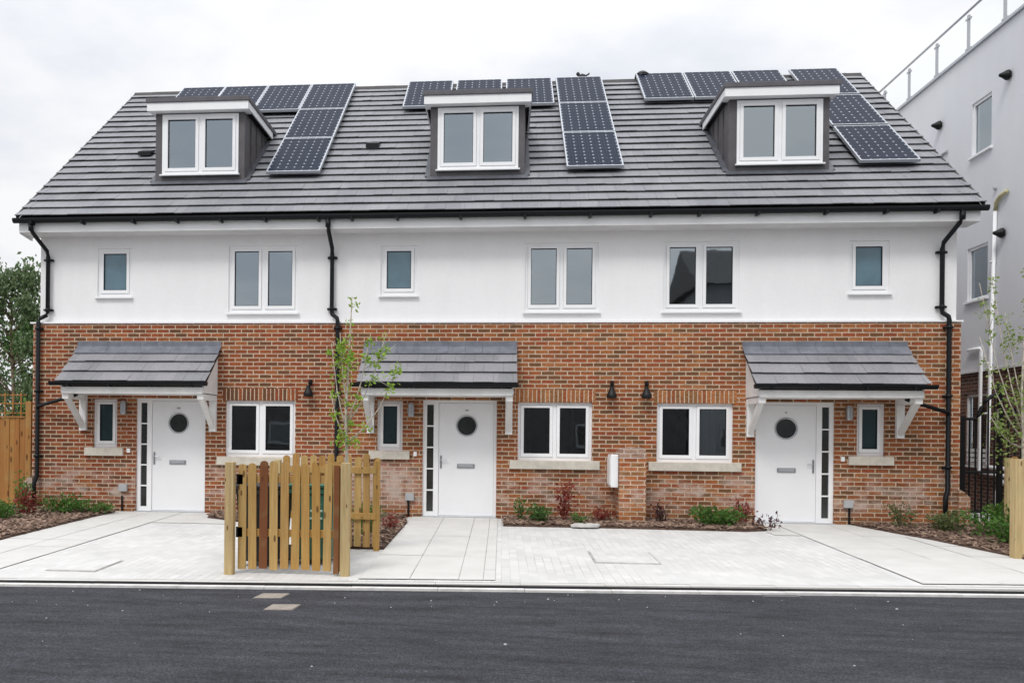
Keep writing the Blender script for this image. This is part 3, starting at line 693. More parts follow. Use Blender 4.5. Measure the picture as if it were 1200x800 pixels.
    mb.poly([(rx0 + e0, EAVE_Y + .04, EAVE_Z - .03), (rx0 + e0, RIDGE_Y, RIDGE_Z - .04), (rx0 + e0, 9.6, EAVE_Z - .03), (rx0 + e0, 9.6, EAVE_Z - .09), (rx0 + e0, RIDGE_Y, RIDGE_Z - .12), (rx0 + e0, EAVE_Y + .04, EAVE_Z - .09)], (rx1 - rx0 - e0 - e1, 0, 0))
    mb.build('roof_deck', 'opposite roof', roof)
    for on, xv in ((idx == 1, rx0 + .004), (idx == 3, rx1 - .034)):
        if on:
            q = MB(); q.poly([(xv, EAVE_Y + .02, EAVE_Z - .035), (xv, EAVE_Y - .01, EAVE_Z + .025), (xv, RIDGE_Y - .10, RIDGE_Z - .045), (xv, RIDGE_Y - .06, RIDGE_Z - .10)], (.03, 0, 0)); q.build('verge', 'opposite roof', roof)
    mb = MB(); x = rx0
    while x < rx1 - .01:
        xe = min(x + .45, rx1); j = random.uniform(-.004, .004)
        mb.poly([(x, RIDGE_Y - .13, RIDGE_Z - .075 + j), (x, RIDGE_Y - .05, RIDGE_Z + .025 + j), (x, RIDGE_Y + .05, RIDGE_Z + .025 + j), (x, RIDGE_Y + .13, RIDGE_Z - .075 + j)], (xe - x - .004, 0, 0)); x = xe
    mb.build('ridge_tiles', 'opposite roof', roof)
    for sx, ss in {1: [(-7.25, 2.72)], 2: [(-2.62, 2.9)], 3: []}[idx]:
        q = MB(); yy, zz = EAVE_Y + ss * CA, EAVE_Z + ss * SA
        q.poly([(sx - .13, yy - .14, zz - .04), (sx - .13, yy - .14, zz + .045), (sx - .13, yy + .12, zz + .16), (sx - .13, yy + .12, zz + .09)], (.26, 0, 0)); q.build('roof_vent', 'black plastic', roof)
    # fascia, soffit, gutter
    f0 = x0 - (.10 if idx == 1 else 0); f1 = x1 + (.12 if idx == 3 else 0)
    mb = MB(); mb.box(f0, f1, -.33, -.31, 5.06, 5.27); fa = mb.build('fascia', 'white plastic', root)
    mb = MB(); mb.box(f0, f1, -.309, YW + .05, 5.055, 5.068)
    if idx == 1: mb.poly([(f0, -.308, 5.069), (f0, .10, 5.069), (f0, .10, 5.0), (f0, .02, 5.0), (f0, -.308, 5.04)], (.015, 0, 0)); mb.box(f0, f0 + .015, -.308, .2, 5.07, 5.3)
    if idx == 3: mb.box(f1 - .015, f1, -.308, .2, 5.07, 5.3)
    mb.build('soffit', 'pale soffit', fa)
    g0 = rx0 - (.03 if idx == 1 else 0); g1 = rx1 + (.04 if idx == 3 else 0)
    prof = [(.056 * math.cos(math.pi + k * math.pi / 8), .056 * math.sin(math.pi + k * math.pi / 8)) for k in range(9)]
    mb = MB(); mb.poly([(g0, -.405 + u, 5.262 + v) for u, v in prof] + [(g0, -.349, 5.292), (g0, -.461, 5.292)], (g1 - g0, 0, 0))
    k = g0 + .35
    while k < g1: mb.box(k - .022, k + .022, -.475, -.335, 5.18, 5.235); k += random.choice([.8, .95, 1.1])
    mb.build('gutter', 'black plastic', root)
    # downpipes
    dp = {1: (-8.50, -8.39, -8.54), 2: (-3.06, -3.06, -2.94), 3: (7.47, 7.355, 7.45)}.get(idx)
    t0, t1, t2 = dp; mb = MB(); r = .038
    low = .05 if idx != 3 else .10
    zz = .62
    mb.tube([(t0, -.405, 5.24), (t0, -.405, 5.10), (t0 + (t1 - t0) * .15, -.36, 5.03), (t1 - (t1 - t0) * .1, -.03, 4.78), (t1, -.01, 4.68), (t1, -.01, 3.66), (t1 + (t2 - t1) * .1, -.013, 3.60), (t2 - (t2 - t1) * .1, -.055, 3.53), (t2, -.062, 3.47), (t2, -.062, zz), (t2 - (.02 if idx == 1 else .06), -.12, zz - .12), (t2 - (.02 if idx == 1 else .06), -.12, low)], r, 12)
    mb.lathe((t0, -.405, 5.07), [(.046, 0), (.046, .12)], 'Z', 14)
    for z in (4.62, 3.70):
        mb.lathe((t1, -.01, z - .03), [(.044, 0), (.044, .06)], 'Z', 12); mb.box(t1 - .085, t1 + .085, -.005, YW - .002, z - .018, z + .018)
    for z in (3.35, 2.2, 1.0): mb.lathe((t2, -.062, z - .03), [(.044, 0), (.044, .06)], 'Z', 12); mb.box(t2 - .075, t2 + .075, -.055, -.002, z - .016, z + .016)
    if idx in (1, 3):
        cx_ = (c0 + .18) if idx == 1 else (c1 - .18); sgn = -1 if idx == 1 else 1; ce = c0 - .06 if idx == 1 else c1 + .06
        mb.tube([(ce - sgn * .30, -.50, 2.12), (ce - sgn * .24, -.48, 2.10), (t2 - sgn * .03, -.09, 1.92), (t2, -.062, 1.86)], .032, 10)
    mb.build('downpipe', 'black plastic', root, True)
    # ---------------- dormer
    FY = .60; HW = .865; zb = EAVE_Z + (FY - EAVE_Y) * .84 - .02; wx0, wx1, wz0, wz1 = dx - .73, dx + .75, 6.35, 7.48
    yb = EAVE_Y + (7.5 - EAVE_Z) / .84
    mb = MB()
    wall_holes(mb, dx - HW, dx + HW, zb - .08, 7.52, [(wx0, wx1, wz0, wz1)], lambda u, z, q: (u, FY + q, z), .10)
    for sx in (-1, 1):
        xx = dx + sx * HW
        mb.bm.faces.new([mb.bm.verts.new(p) for p in ((xx, FY, zb - .08), (xx, FY, 7.52), (xx, yb + .05, 7.52))])
        for k in range(1, 4):   # standing seams
            ys = FY + (yb - FY) * k / 4.2; zs = EAVE_Z + (ys - EAVE_Y) * .84
            mb.box(xx - .012 + sx * .012, xx + .012 + sx * .012, ys - .008, ys + .008, zs, 7.5)
    dm = mb.build('dormer', 'zinc cladding', root, recalc=False)
    mb = MB()                  # lead apron and side soakers lying on the tiles
    def rp(x, s_, h): return (x, EAVE_Y + s_ * CA - h * SA, EAVE_Z + s_ * SA + h * CA)
    sF = (FY - EAVE_Y) / CA
    mb.poly([rp(dx - HW - .06, sF - .10, .036), rp(dx + HW + .06, sF - .10, .036), rp(dx + HW + .06, sF + .01, .045), rp(dx - HW - .06, sF + .01, .045)], (0, -.004, .012))
    for sx in (-1, 1):
        xx = dx + sx * HW; u0, u1 = (xx + .002, xx + .10) if sx > 0 else (xx - .10, xx - .002)
        mb.poly([rp(u0, sF + .012, .045), rp(u1, sF + .012, .045), rp(u1, sF + 1.9, .045), rp(u0, sF + 1.9, .045)], (0, -.004, .012))
    mb.build('flashing', 'dark lead', dm)
    ov = .11
    mb = MB(); mb.box(dx - HW - ov, dx + HW + ov, FY - .16, FY - .13, 7.505, 7.655); 
    for sx in (-1, 1):
        xx = dx + sx * (HW + ov); a_, b_2 = (xx - .025, xx) if sx > 0 else (xx, xx + .025)
        mb.box(a_, b_2, FY - .129, yb - .02, 7.525, 7.655)
    mb.box(dx - HW - ov + .026, dx + HW + ov - .026, FY - .129, FY + .12, 7.507, 7.52)
    mb.build('dormer_fascia', 'white plastic', dm)
    mb = MB(); mb.box(dx - HW - ov - .02, dx + HW + ov + .02, FY - .185, yb + .28, 7.657, 7.745, .012); mb.build('dormer_roof', 'dormer roof felt', dm)
    mb = MB(); mb.box(wx0 + .02, wx1 - .02, FY + .16, FY + .18, wz0, wz1); mb.build('pane_backing', 'dark backing', dm)  # dark board added behind the dormer pane to hide the tiles
    window_dormer(dm, wx0, wx1, wz0, wz1, FY + .012)
    return root, roof
def window_dormer(dm, x0, x1, z0, z1, yf):
    f = MB(); f.ring(x0, x1, z0, z1, .05, yf - .03, yf + .06, .045, .05)
    c = (x0 + x1) / 2 + .005; f.box(c - .032, c + .032, yf - .028, yf + .058, z0 + .05, z1 - .045); g = MB(); sl_ = MB()
    for a, b in ((x0 + .053, c - .035), (c + .035, x1 - .053)):
        f.ring(a, b, z0 + .053, z1 - .048, .058, yf - .042, yf + .04, .05, .06)
        g.quad((a + .05, yf + .004, z0 + .105), (b - .05, yf + .004, z0 + .105), (b - .05, yf + .004, z1 - .09), (a + .05, yf + .004, z1 - .09))
        sl_.ring(a + .058, b - .058, z0 + .113, z1 - .098, .009, yf - .014, yf + .002)
    f.poly([(x0 - .03, yf - .031, z0 - .002), (x0 - .03, yf - .085, z0 - .012), (x0 - .03, yf - .085, z0 - .038), (x0 - .03, yf - .031, z0 - .038)], (x1 - x0 + .06, 0, 0))
    f.build('window', 'white plastic', dm); g.build('pane', 'window glass', dm, recalc=False); sl_.build('seal', 'black plastic', dm)

h1, _ = house(1, -8.67, -2.99, lambda x: x - 5.28, False, 'left house of the white and brick terrace, beside the wooden board fence', 'red brick', 'red soldier brick')
h2, _ = house(2, -2.99, 2.12, lambda x: x, False, 'middle house of the white and brick terrace, joined on both sides', 'orange brick', 'soldier brick')
h3, _ = house(3, 2.12, 7.67, lambda x: 4.245 - x, True, 'right house of the white and brick terrace, its door left of its small window', 'orange brick', 'soldier brick')
for root, xs, cx, ds in ((h1, (-7.54, -6.52, -5.49, -4.46), -4.46, 0), (h2, (-2.20, -1.09, .02, 1.13), 1.13, 0), (h3, (2.93, 3.97, 5.02, 6.26), 6.26, .12)):
    for x in xs: panel(root, x, 4.76 + ds)
    panel(root, cx, 3.09 + ds * .6); panel(root, cx, 1.42 + ds * .2)

# bird and vent cap on the ridge
mb = MB(); bx, by, bz = 1.74, RIDGE_Y, RIDGE_Z + .02
mb.lathe((bx, by, bz + .10), [(.01, -.10), (.055, -.06), (.075, 0), (.055, .07), (.02, .11)], 'X', 12)
mb.poly([(bx + .08, by - .03, bz + .11), (bx + .08, by + .03, bz + .11), (bx + .17, by + .035, bz + .165), (bx + .17, by - .035, bz + .165)], (0, 0, .02))
mb.lathe((bx - .09, by, bz + .17), [(.008, -.05), (.04, -.02), (.042, .015), (.02, .04)], 'Z', 12)
mb.tube([(bx, by - .02, bz + .05), (bx, by - .02, bz)], .008); mb.tube([(bx, by + .02, bz + .05), (bx, by + .02, bz)], .008)
tag(mb.build('bird', 'bird feathers', smooth=True), 'small dark bird perched on the ridge above the middle solar panels', 'bird')
mb = MB(); mb.lathe((3.08, RIDGE_Y - .05, RIDGE_Z), [(.07, -.1), (.07, .04), (.17, .05), (.16, .11), (.09, .17), (.02, .18)], 'Z', 18)
o = mb.build('vent_cap', 'black plastic', h3)

# brick pier between the two drives, with its meter cabinet
pr = thing('brick_pier', (2.18, -.35, 0), 'short brick pier with weathered rounded top between two wide windows', 'pier')
mb = MB(); mb.poly([(1.96, -.62, -.3), (2.40, -.62, -.3), (2.40, -.62, 1.18), (2.36, -.62, 1.26), (2.02, -.62, 1.25), (1.96, -.62, 1.16)], (0, .618, 0)); mb.build('shaft', 'pier brick', pr)
mb = MB(); mb.poly([(1.955, -.625, 1.10), (2.405, -.625, 1.10), (2.405, -.625, 1.19), (2.355, -.625, 1.275), (2.23, -.625, 1.29), (2.02, -.625, 1.262), (1.955, -.625, 1.17)], (0, .621, 0)); mb.build('capping', 'washed brick', pr)
mb = MB(); mb.box(1.83, 1.953, -.56, -.12, .61, 1.16, .012); cb = mb.build('meter_cabinet', 'white plastic', pr)
mb = MB(); mb.box(1.815, 1.829, -.53, -.15, .65, 1.12, .004); mb.build('cabinet_door', 'white plastic', cb)

# ------------------------------------------------------------------ neighbouring building
NX = 9.7
nb = thing('neighbouring_building', (NX + 4, 5, 0), 'tall pale grey building with a dark brick base at the right edge', 'building')
win = [(2.93, 3.65, 7.34, 8.45), (3.02, 3.77, 4.35, 5.46)]; low = (3.05, 3.85, .95, 2.42)
PX = lambda u, z, q: (NX + q, u, z)
mb = MB(); wall_holes(mb, -1.2, 16, 2.89, 9.58, win, PX, .12)
mb.quad((NX, -1.2, 2.89), (NX + 9, -1.2, 2.89), (NX + 9, -1.2, 9.58), (NX, -1.2, 9.58)); mb.quad((NX, 16, 2.89), (NX + 9, 16, 2.89), (NX + 9, 16, 9.58), (NX, 16, 9.58)); mb.quad((NX, -1.2, 9.5), (NX + 9, -1.2, 9.5), (NX + 9, 16, 9.5), (NX, 16, 9.5))
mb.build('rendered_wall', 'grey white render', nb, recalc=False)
mb = MB(); wall_holes(mb, -1.17, 15.9, -.3, 2.888, [low], lambda u, z, q: (NX + .03 + q, u, z), .12)
mb.quad((NX + .03, -1.17, -.3), (NX + 9, -1.17, -.3), (NX + 9, -1.17, 2.888), (NX + .03, -1.17, 2.888)); mb.build('brick_base', 'dark brick', nb, recalc=False)
mb = MB(); mb.box(NX - .02, NX + .05, -1.25, 16, 2.86, 2.905); mb.build('bell_bead', 'pale soffit', nb)
mb = MB(); mb.box(NX - .05, NX + .35, -1.25, 16, 9.583, 9.64); mb.build('coping', 'aluminium', nb)
def side_window(y0, y1, z0, z1, slat=False, off=0):
    f = MB(); x0, x1 = NX + .03 + off, NX + .10 + off; w = .055
    f.box(x0, x1, y0, y0 + w, z0, z1); f.box(x0, x1, y1 - w, y1, z0, z1); f.box(x0, x1, y0 + w, y1 - w, z0, z0 + w); f.box(x0, x1, y0 + w, y1 - w, z1 - w, z1)
    fr = f.build('window', 'white plastic', nb)
    g = MB(); g.quad((x0 + .03, y1 - w, z0 + w), (x0 + .03, y0 + w, z0 + w), (x0 + .03, y0 + w, z1 - w), (x0 + .03, y1 - w, z1 - w)); g.build('pane', 'window glass', fr, recalc=False)
    g = MB(); g.box(x0 + .10, x0 + .11, y0 + .03, y1 - .03, z0 + .03, z1 - .03); g.build('pane_backing', 'dark backing', fr)
    g = MB(); g.box(NX - .06 + off, x0 - .002, y0 - .05, y1 + .05, z0 - .04, z0 - .002); g.build('sill', 'white plastic', fr)
    return fr
for a in win: side_window(*a)
fr = side_window(*low, off=.03)
mb = MB()
for k in range(3): mb.box(NX + .035, NX + .055, 3.10, 3.80, 1.02 + k * .1, 1.09 + k * .1)
mb.build('louvre', 'white plastic', fr)
def cone_lamp(y, z):
    q = MB(); q.lathe((NX - .10, y, z), [(.015, -.11), (.03, -.10), (.05, -.05), (.095, .03), (.10, .06), (.05, .08)], 'X', 18)
    q.box(NX - .03, NX - .002, y - .05, y + .05, z - .05, z + .05); q.build('wall_lamp', 'black metal', nb)
for y, z in ((4.91, 8.48), (2.31, 8.51), (2.46, 5.5)): cone_lamp(y, z)
mb = MB(); mb.lathe((NX - .02, 2.75, 6.45), [(.035, -.03), (.04, .0), (.02, .018)], 'X', 14); mb.build('vent_outlet', 'grey plastic', nb)
mb = MB(); mb.tube([(NX - .05, 5.3, 7.62), (NX - .02, 4.8, 7.80), (NX - .02, 4.6, 7.80)], .03); mb.build('overflow_pipe', 'grey plastic', nb)
q = .05
mb = MB(); mb.tube([(NX - q, 3.62, 3.33), (NX - q, 3.16, 3.33), (NX - q, 3.13, 3.28), (NX - q, 3.17, .86), (NX - q, 3.12, .82), (NX - q, 1.6, .76)], .034, 10); mb.build('waste_pipe', 'white plastic', nb, True)
mb = MB(); mb.tube([(NX - q, 2.68, 6.0), (NX - q, 2.87, .98), (NX - q, 2.82, .94), (NX - q, 1.5, .90)], .034, 10)
for z in (5.0, 4.0, 3.0, 2.0): mb.box(NX - .09, NX - .002, 2.72 + (6 - z) * .038 - .05, 2.72 + (6 - z) * .038 + .05, z - .02, z + .02)
wp = mb.build('waste_pipe', 'white plastic', nb, True)
mb = MB(); mb.tube([(NX - q, 2.68, 5.99), (NX - q, 2.66, 6.14), (NX - q, 2.52, 6.24), (NX - q, 2.30, 6.27)], .040, 10); mb.build('elbow', 'yellow pipe', wp, True)
mb = MB(); mb.tube([(NX - q, 2.3, .68), (NX - q, 2.45, .58), (NX - q, 2.50, .48), (NX - q, 2.50, .05)], .045, 10); mb.build('waste_pipe', 'white plastic', nb, True)
# roof terrace balustrade
bal = thing('balustrade', (NX + .1, 5, 9.64), 'glass balustrade with steel posts on the pale building roof', 'railing')
k = 0; y = -.8
ys = [2.70 + 1.33 * i for i in range(-2, 9)]
mb = MB(); mb.tube([(NX + .12, ys[0] - .6, 10.60), (NX + .12, ys[-1] + .3, 10.60)], .028, 8); mb.build('handrail', 'brushed steel', bal, True)
for y in ys:
    mb = MB(); mb.box(NX + .09, NX + .13, y - .03, y + .03, 9.64, 10.50); mb.box(NX + .07, NX + .15, y - .06, y + .06, 9.642, 9.665)
    for z in (9.78, 10.42): mb.box(NX + .085, NX + .135, y - .085, y + .085, z - .02, z + .02)
    mb.build('post', 'brushed steel', bal)
for a, b in zip(ys, ys[1:]):
    mb = MB(); mb.quad((NX + .11, b - .06, 9.72), (NX + .11, a + .06, 9.72), (NX + .11, a + .06, 10.48), (NX + .11, b - .06, 10.48)); mb.build('glass_panel', 'balustrade glass', bal, recalc=False)

# metal gate between the buildings
gt = thing('metal_gate', (8.65, .85, 0), 'black metal bar gate between the terrace and the pale building', 'gate')
mb = MB(); mb.box(8.04, 8.17, .80, .92, 0, 1.88); mb.build('post', 'black metal', gt)
mb = MB(); mb.box(8.74, 8.81, .82, .90, 0, 2.34); mb.lathe((8.775, .86, 2.34), [(.02, 0), (.055, .03), (.065, .07), (.035, .12), (.008, .13)], 'Z', 14); mb.build('post', 'black metal', gt)
mb = MB()
mb.tube([(8.17, .85, 1.84), (8.37, .85, 1.84)], .026, 8)
mb.tube([(8.37, .85, 1.84), (8.41, .85, 1.90), (8.46, .85, 2.04), (8.53, .85, 2.16), (8.62, .85, 2.24), (8.74, .85, 2.29)], .034, 8)
for z in (.90, .20): mb.tube([(8.17, .85, z), (8.74, .85, z)], .024, 8); mb.tube([(8.81, .85, z), (9.66, .85, z)], .024, 8)
mb.tube([(8.81, .85, 1.95), (9.66, .85, 1.95)], .024, 8)
for k in range(5):
    x = 8.26 + k * .105; mb.tube([(x, .85, .06), (x, .85, (1.84, 1.86, 2.06, 2.2, 2.26)[k])], .015, 6)
for k in range(7): mb.tube([(8.91 + k * .11, .85, .06), (8.91 + k * .11, .85, 2.05)], .015, 6)
mb.build('bar_panel', 'black metal', gt)

# ------------------------------------------------------------------ fences
def picket_panel(name, label, xa, xb, y, facing, posts, dark=(), spacing=.122, top=1.27, zg=None):
    zg = gz(y) if zg is None else zg
    root = thing(name, ((xa + xb) / 2, y, zg), label, 'fence', 'picket panels round the bin stores')
    sgn = -1 if facing == 'front' else 1          # pickets in front of or behind their rails
    for zr in (.42, 1.03):
        mb = MB(); mb.box(xa + .0, xb, y, y + .04, zg + zr, zg + zr + .085, .004); mb.build('rail', 'treated softwood', root)
    n = int(round((xb - xa) / spacing)); w = .092
    for k in range(n):
        c = xa + spacing * (k + .5); tl = random.uniform(-.012, .012); t = zg + top + random.uniform(-.025, .03) ; b = zg + .045 + random.uniform(0, .02)
        yy = y - .022 if sgn < 0 else y + .042
        mb = MB(); prof = [(-w / 2, b), (w / 2, b), (w / 2, t - .03), (w * .32, t - .008), (0, t), (-w * .32, t - .008), (-w / 2, t - .03)]
        mb.poly([(c + u + tl * (z - b), yy, z) for u, z in prof], (0, .020, 0)); mb.build('picket', 'red brown wood' if k in dark else 'treated softwood', root)
    for px, py, h, wd, m in posts:
        mb = MB(); mb.box(px - wd / 2, px + wd / 2, py - wd / 2, py + wd / 2, gz(py) - .1, gz(py) + h, .006); mb.build('post', m, root)
    return root
f1 = picket_panel('picket_fence', 'front wooden picket panel of the bin store facing the road', -3.00, -1.83, -5.58, 'front',
                  [(-3.06, -5.66, 1.27, .10, 'post softwood'), (-1.745, -5.60, 1.27, .10, 'post softwood')], dark=(2,), spacing=.123)
mb = MB(); mb.box(-1.875, -1.815, -5.63, -5.59, gz(-5.6) + .02, gz(-5.6) + 1.24); mb.build('picket', 'red brown wood', f1)
for z in (.47, 1.07):
    mb = MB(); mb.box(-3.01, -2.93, -5.602, -5.582, gz(-5.6) + z - .06, gz(-5.6) + z + .06, .004); mb.build('hinge', 'black metal', f1)
f2 = picket_panel('picket_fence', 'rear wooden picket panel of the bin store, rails towards the road', -2.95, -1.66, -3.85, 'back', [(-1.655, -3.80, 1.20, .075, 'treated softwood'), (-3.0, -3.82, 1.2, .08, 'post softwood')])
f3 = picket_panel('picket_fence', 'wooden picket panel with thick corner post at the right edge', 6.86, 8.1, -3.22, 'back', [(6.735, -3.28, 1.30, .135, 'post softwood')])
f4 = picket_panel('picket_fence', 'slim wooden picket panel behind the thick corner post', 7.60, 8.8, -1.62, 'back', [(7.545, -1.62, 1.24, .085, 'post softwood')])

# wheelie bins behind the front pickets
def bin_(x, y, m, label):
    z0 = gz(y); r = thing('wheelie_bin', (x, y, z0), label, 'bin', 'wheelie bins in the bin store')
    mb = MB(); a, b = .22, .27
    vs = []
    for z, s_ in ((.06, a), (.92, b)):
        vs.append([(x - s_, y - s_ * 1.1, z0 + z), (x + s_, y - s_ * 1.1, z0 + z), (x + s_, y + s_ * 1.25, z0 + z), (x - s_, y + s_ * 1.25, z0 + z)])
    q = [[mb.bm.verts.new(p) for p in ring] for ring in vs]
    mb.bm.faces.new(q[0][::-1]); mb.bm.faces.new(q[1])
    for i in range(4): mb.bm.faces.new((q[0][i], q[0][(i + 1) % 4], q[1][(i + 1) % 4], q[1][i]))
    bmesh.ops.bevel(mb.bm, geom=mb.bm.edges[:], offset=.02, segments=2, affect='EDGES')
    mb.box(x - .285, x + .285, y - .315, y - .285, z0 + .86, z0 + .925, .006)
    mb.build('body', m, r)
    mb = MB(); mb.poly([(x - .29, y - .33, z0 + .93), (x - .29, y + .36, z0 + .99), (x - .29, y + .36, z0 + 1.03), (x - .29, y - .1, z0 + 1.02), (x - .29, y - .34, z0 + .96)], (.58, 0, 0)); mb.build('lid', m, r)
    for s_ in (-1, 1):
        mb = MB(); mb.lathe((x + s_ * .22, y + .30, z0 + .10), [(.10, -.025), (.10, .025)], 'X', 18); mb.build('wheel', 'black plastic', r)
    mb = MB(); mb.tube([(x - .2, y + .38, z0 + .99), (x + .2, y + .38, z0 + .99)], .018); mb.build('handle', m, r)
    return r
bin_(-2.86, -4.95, 'bin black', 'black wheelie bin behind the left half of the front pickets')
g = bin_(-2.26, -4.75, 'bin green', 'dark green wheelie bin behind the right half of the front pickets')
mb = MB()
for k in range(3): mb.box(-2.30 + k * .02, -2.13, -5.035, -5.03, gz(-4.7) + .55 + k * .09, gz(-4.7) + .575 + k * .09)
mb.build('sticker', 'bin sticker', g)

# board fence with trellis at the left
bf = thing('board_fence', (-10, .35, 0), 'tall wooden board fence with trellis top left of the terrace', 'fence')
x = -12.6
mbs = MB(); k = 0
while x < -8.98:
    mb = MB(); mb.box(x, x + .098, .30 + (.012 if k % 2 else 0), .322 + (.012 if k % 2 else 0), .05, 1.70 + random.uniform(-.006, .006)); mb.build('board', 'fence board', bf); x += .1; k += 1
mb = MB()
for i in range(23): mb.box(-12.6 + i * .16 - .011, -12.6 + i * .16 + .011, .312, .324, 1.74, 2.18)
for z in (1.80, 1.98, 2.14): mb.box(-12.6, -8.98, .326, .338, z - .011, z + .011)
mb.build('trellis', 'fence board', bf)
mb = MB(); mb.box(-12.6, -8.98, .29, .36, 1.708, 1.738); mb.build('cap_rail', 'fence board', bf)
mb = MB(); mb.box(-8.97, -8.86, .28, .39, 0, 2.02, .006); mb.build('post', 'fence board', bf)
mb = MB(); mb.box(-10.9, -10.8, .35, .45, 0, 2.2, .006); mb.build('post', 'fence board', bf)

# ------------------------------------------------------------------ plants and trees
def leaf_quad(mb, p, s, dirn=None, rnd=random):
    d1 = Vector((rnd.gauss(0, 1), rnd.gauss(0, 1), rnd.gauss(0, .7))) if dirn is None else Vector(dirn) + Vector((rnd.gauss(0, .5), rnd.gauss(0, .5), rnd.gauss(0, .4)))
    if d1.length < 1e-3: d1 = Vector((1, 0, 0))
    d1.normalize(); d2 = d1.cross(Vector((rnd.gauss(0, 1), rnd.gauss(0, 1), rnd.gauss(0, 1))))
    if d2.length < 1e-3: d2 = d1.orthogonal()
    d2.normalize(); w = s * rnd.uniform(.45, .65); nn = d1.cross(d2) * s * .12
    p = Vector(p)
    a, b, c, e = p, p + d1 * s * .5 + d2 * w * .5 + nn, p + d1 * s, p + d1 * s * .5 - d2 * w * .5 + nn
    mb.bm.faces.new([mb.bm.verts.new(q) for q in (a, b, c, e)])
def shrub(x, y, h, w, m, label, n=240, ls=.07, seed=0, z=None, name='shrub', cat='shrub', stems=7, group='shrubs in the planting beds'):
    rnd = random.Random(seed + int(x * 131) + int(y * 77)); z = gz(y) + .03 if z is None else z
    n = int(n * 1.7); w *= 1.18; h *= 1.1
    r = thing(name, (x, y, z), label, cat, group)
    st = MB(); lf = MB(); tips = []
    for k in range(stems):
        a = rnd.uniform(0, 6.28); rr = rnd.uniform(.2, 1) * w / 2; hh = h * rnd.uniform(.6, 1) * (1 - .35 * (rr / (w / 2)) ** 2)
        tip = Vector((x + rr * math.cos(a), y + rr * math.sin(a) * .8, z + hh)); b0 = Vector((x + rr * .25 * math.cos(a), y + rr * .25 * math.sin(a), z - .02)); mid = (b0 + tip) / 2 + Vector((0, 0, h * .08))
        st.tube([b0, mid, tip], .006, 5, .003); tips.append((b0, mid, tip))
    for k in range(n):
        b0, mid, tip = rnd.choice(tips); t = rnd.uniform(.15, 1.02)
        p = (b0.lerp(mid, t * 2) if t < .5 else mid.lerp(tip, t * 2 - 1)) + Vector((rnd.gauss(0, w * .10), rnd.gauss(0, w * .09), rnd.gauss(0, h * .07)))
        p.z = max(p.z, z + .02); leaf_quad(lf, p, ls * rnd.uniform(.6, 1.2), (p.x - x, p.y - y, .25), rnd)
    st.build('stems', 'bark', r); lf.build('foliage', m, r, recalc=False)
    return r
shrub(-8.25, -1.7, .34, .70, 'shrub leaf', 'low green shrub in the mulch at the far left edge', 320, seed=1)
shrub(-8.22, -1.0, .42, .42, 'red leaf', 'red leaved shrub between the board fence and the left downpipe', 170, seed=2)
shrub(-8.52, -.6, .66, .32, 'bright shrub leaf', 'upright bright green plant against the board fence', 150, seed=3)
shrub(-7.72, -.75, .32, .75, 'shrub leaf', 'spreading green shrub at the foot of the left downpipe', 360, seed=4)
shrub(-7.25, -.55, .22, .60, 'shrub leaf', 'low spreading green plant left of the leftmost white door', 300, .055, seed=5)
shrub(-1.95, -2.5, .50, .42, 'bright shrub leaf', 'rounded green shrub beside the rear picket panel', 420, .06, seed=6)
shrub(-1.72, -1.9, .24, .30, 'red leaf', 'small reddish plant at the edge of the middle path', 110, .05, seed=7)
shrub(.34, -.55, .36, .30, 'shrub leaf', 'tiny upright green plant right of the middle white door', 90, .06, seed=8)
shrub(.64, -.72, .30, .34, 'dark leaf', 'dark green rounded plant left of the red shrub by the middle window', 200, .07, seed=9)
shrub(1.06, -.5, .62, .42, 'red leaf', 'tall red leaved shrub under the middle wide window', 170, .075, seed=10, stems=5)
shrub(1.30, -.85, .20, .34, 'shrub leaf', 'low green plant in front of the tall red shrub', 110, .05, seed=11)
shrub(1.68, -.45, .28, .40, 'red leaf', 'low red plant left of the brick pier', 130, .06, seed=12)
shrub(2.66, -.45, .34, .24, 'purple leaf', 'dark purple plant tucked right of the brick pier', 110, .055, seed=13)
shrub(3.46, -.75, .36, .75, 'shrub leaf', 'wide green mounded shrub under the right wide window', 480, .075, seed=14, stems=12)
shrub(4.02, -.35, .40, .36, 'red leaf', 'red leaved plant at the left jamb of the right white door', 130, .065, seed=15)
shrub(4.28, -.95, .24, .42, 'purple leaf', 'small dark purple sprig hanging over the right doorstep', 45, .07, seed=16, stems=5)
shrub(6.55, -.5, .42, .50, 'olive leaf', 'sparse olive green plant against the brick below the right sill', 110, .07, seed=17)
shrub(7.05, -1.0, .36, .80, 'olive leaf', 'feathery olive green shrub by the right downpipe', 330, .07, seed=18)
shrub(7.55, -1.55, .48, .95, 'shrub leaf', 'broad green shrub in front of the black gate', 520, .08, seed=19, stems=11)
shrub(7.95, -.9, .55, .60, 'bright shrub leaf', 'bright green shrub at the foot of the gate post', 260, .085, seed=20)
shrub(7.15, -2.35, .34, .55, 'shrub leaf', 'low green shrub beside the thick corner post', 260, .07, seed=21)

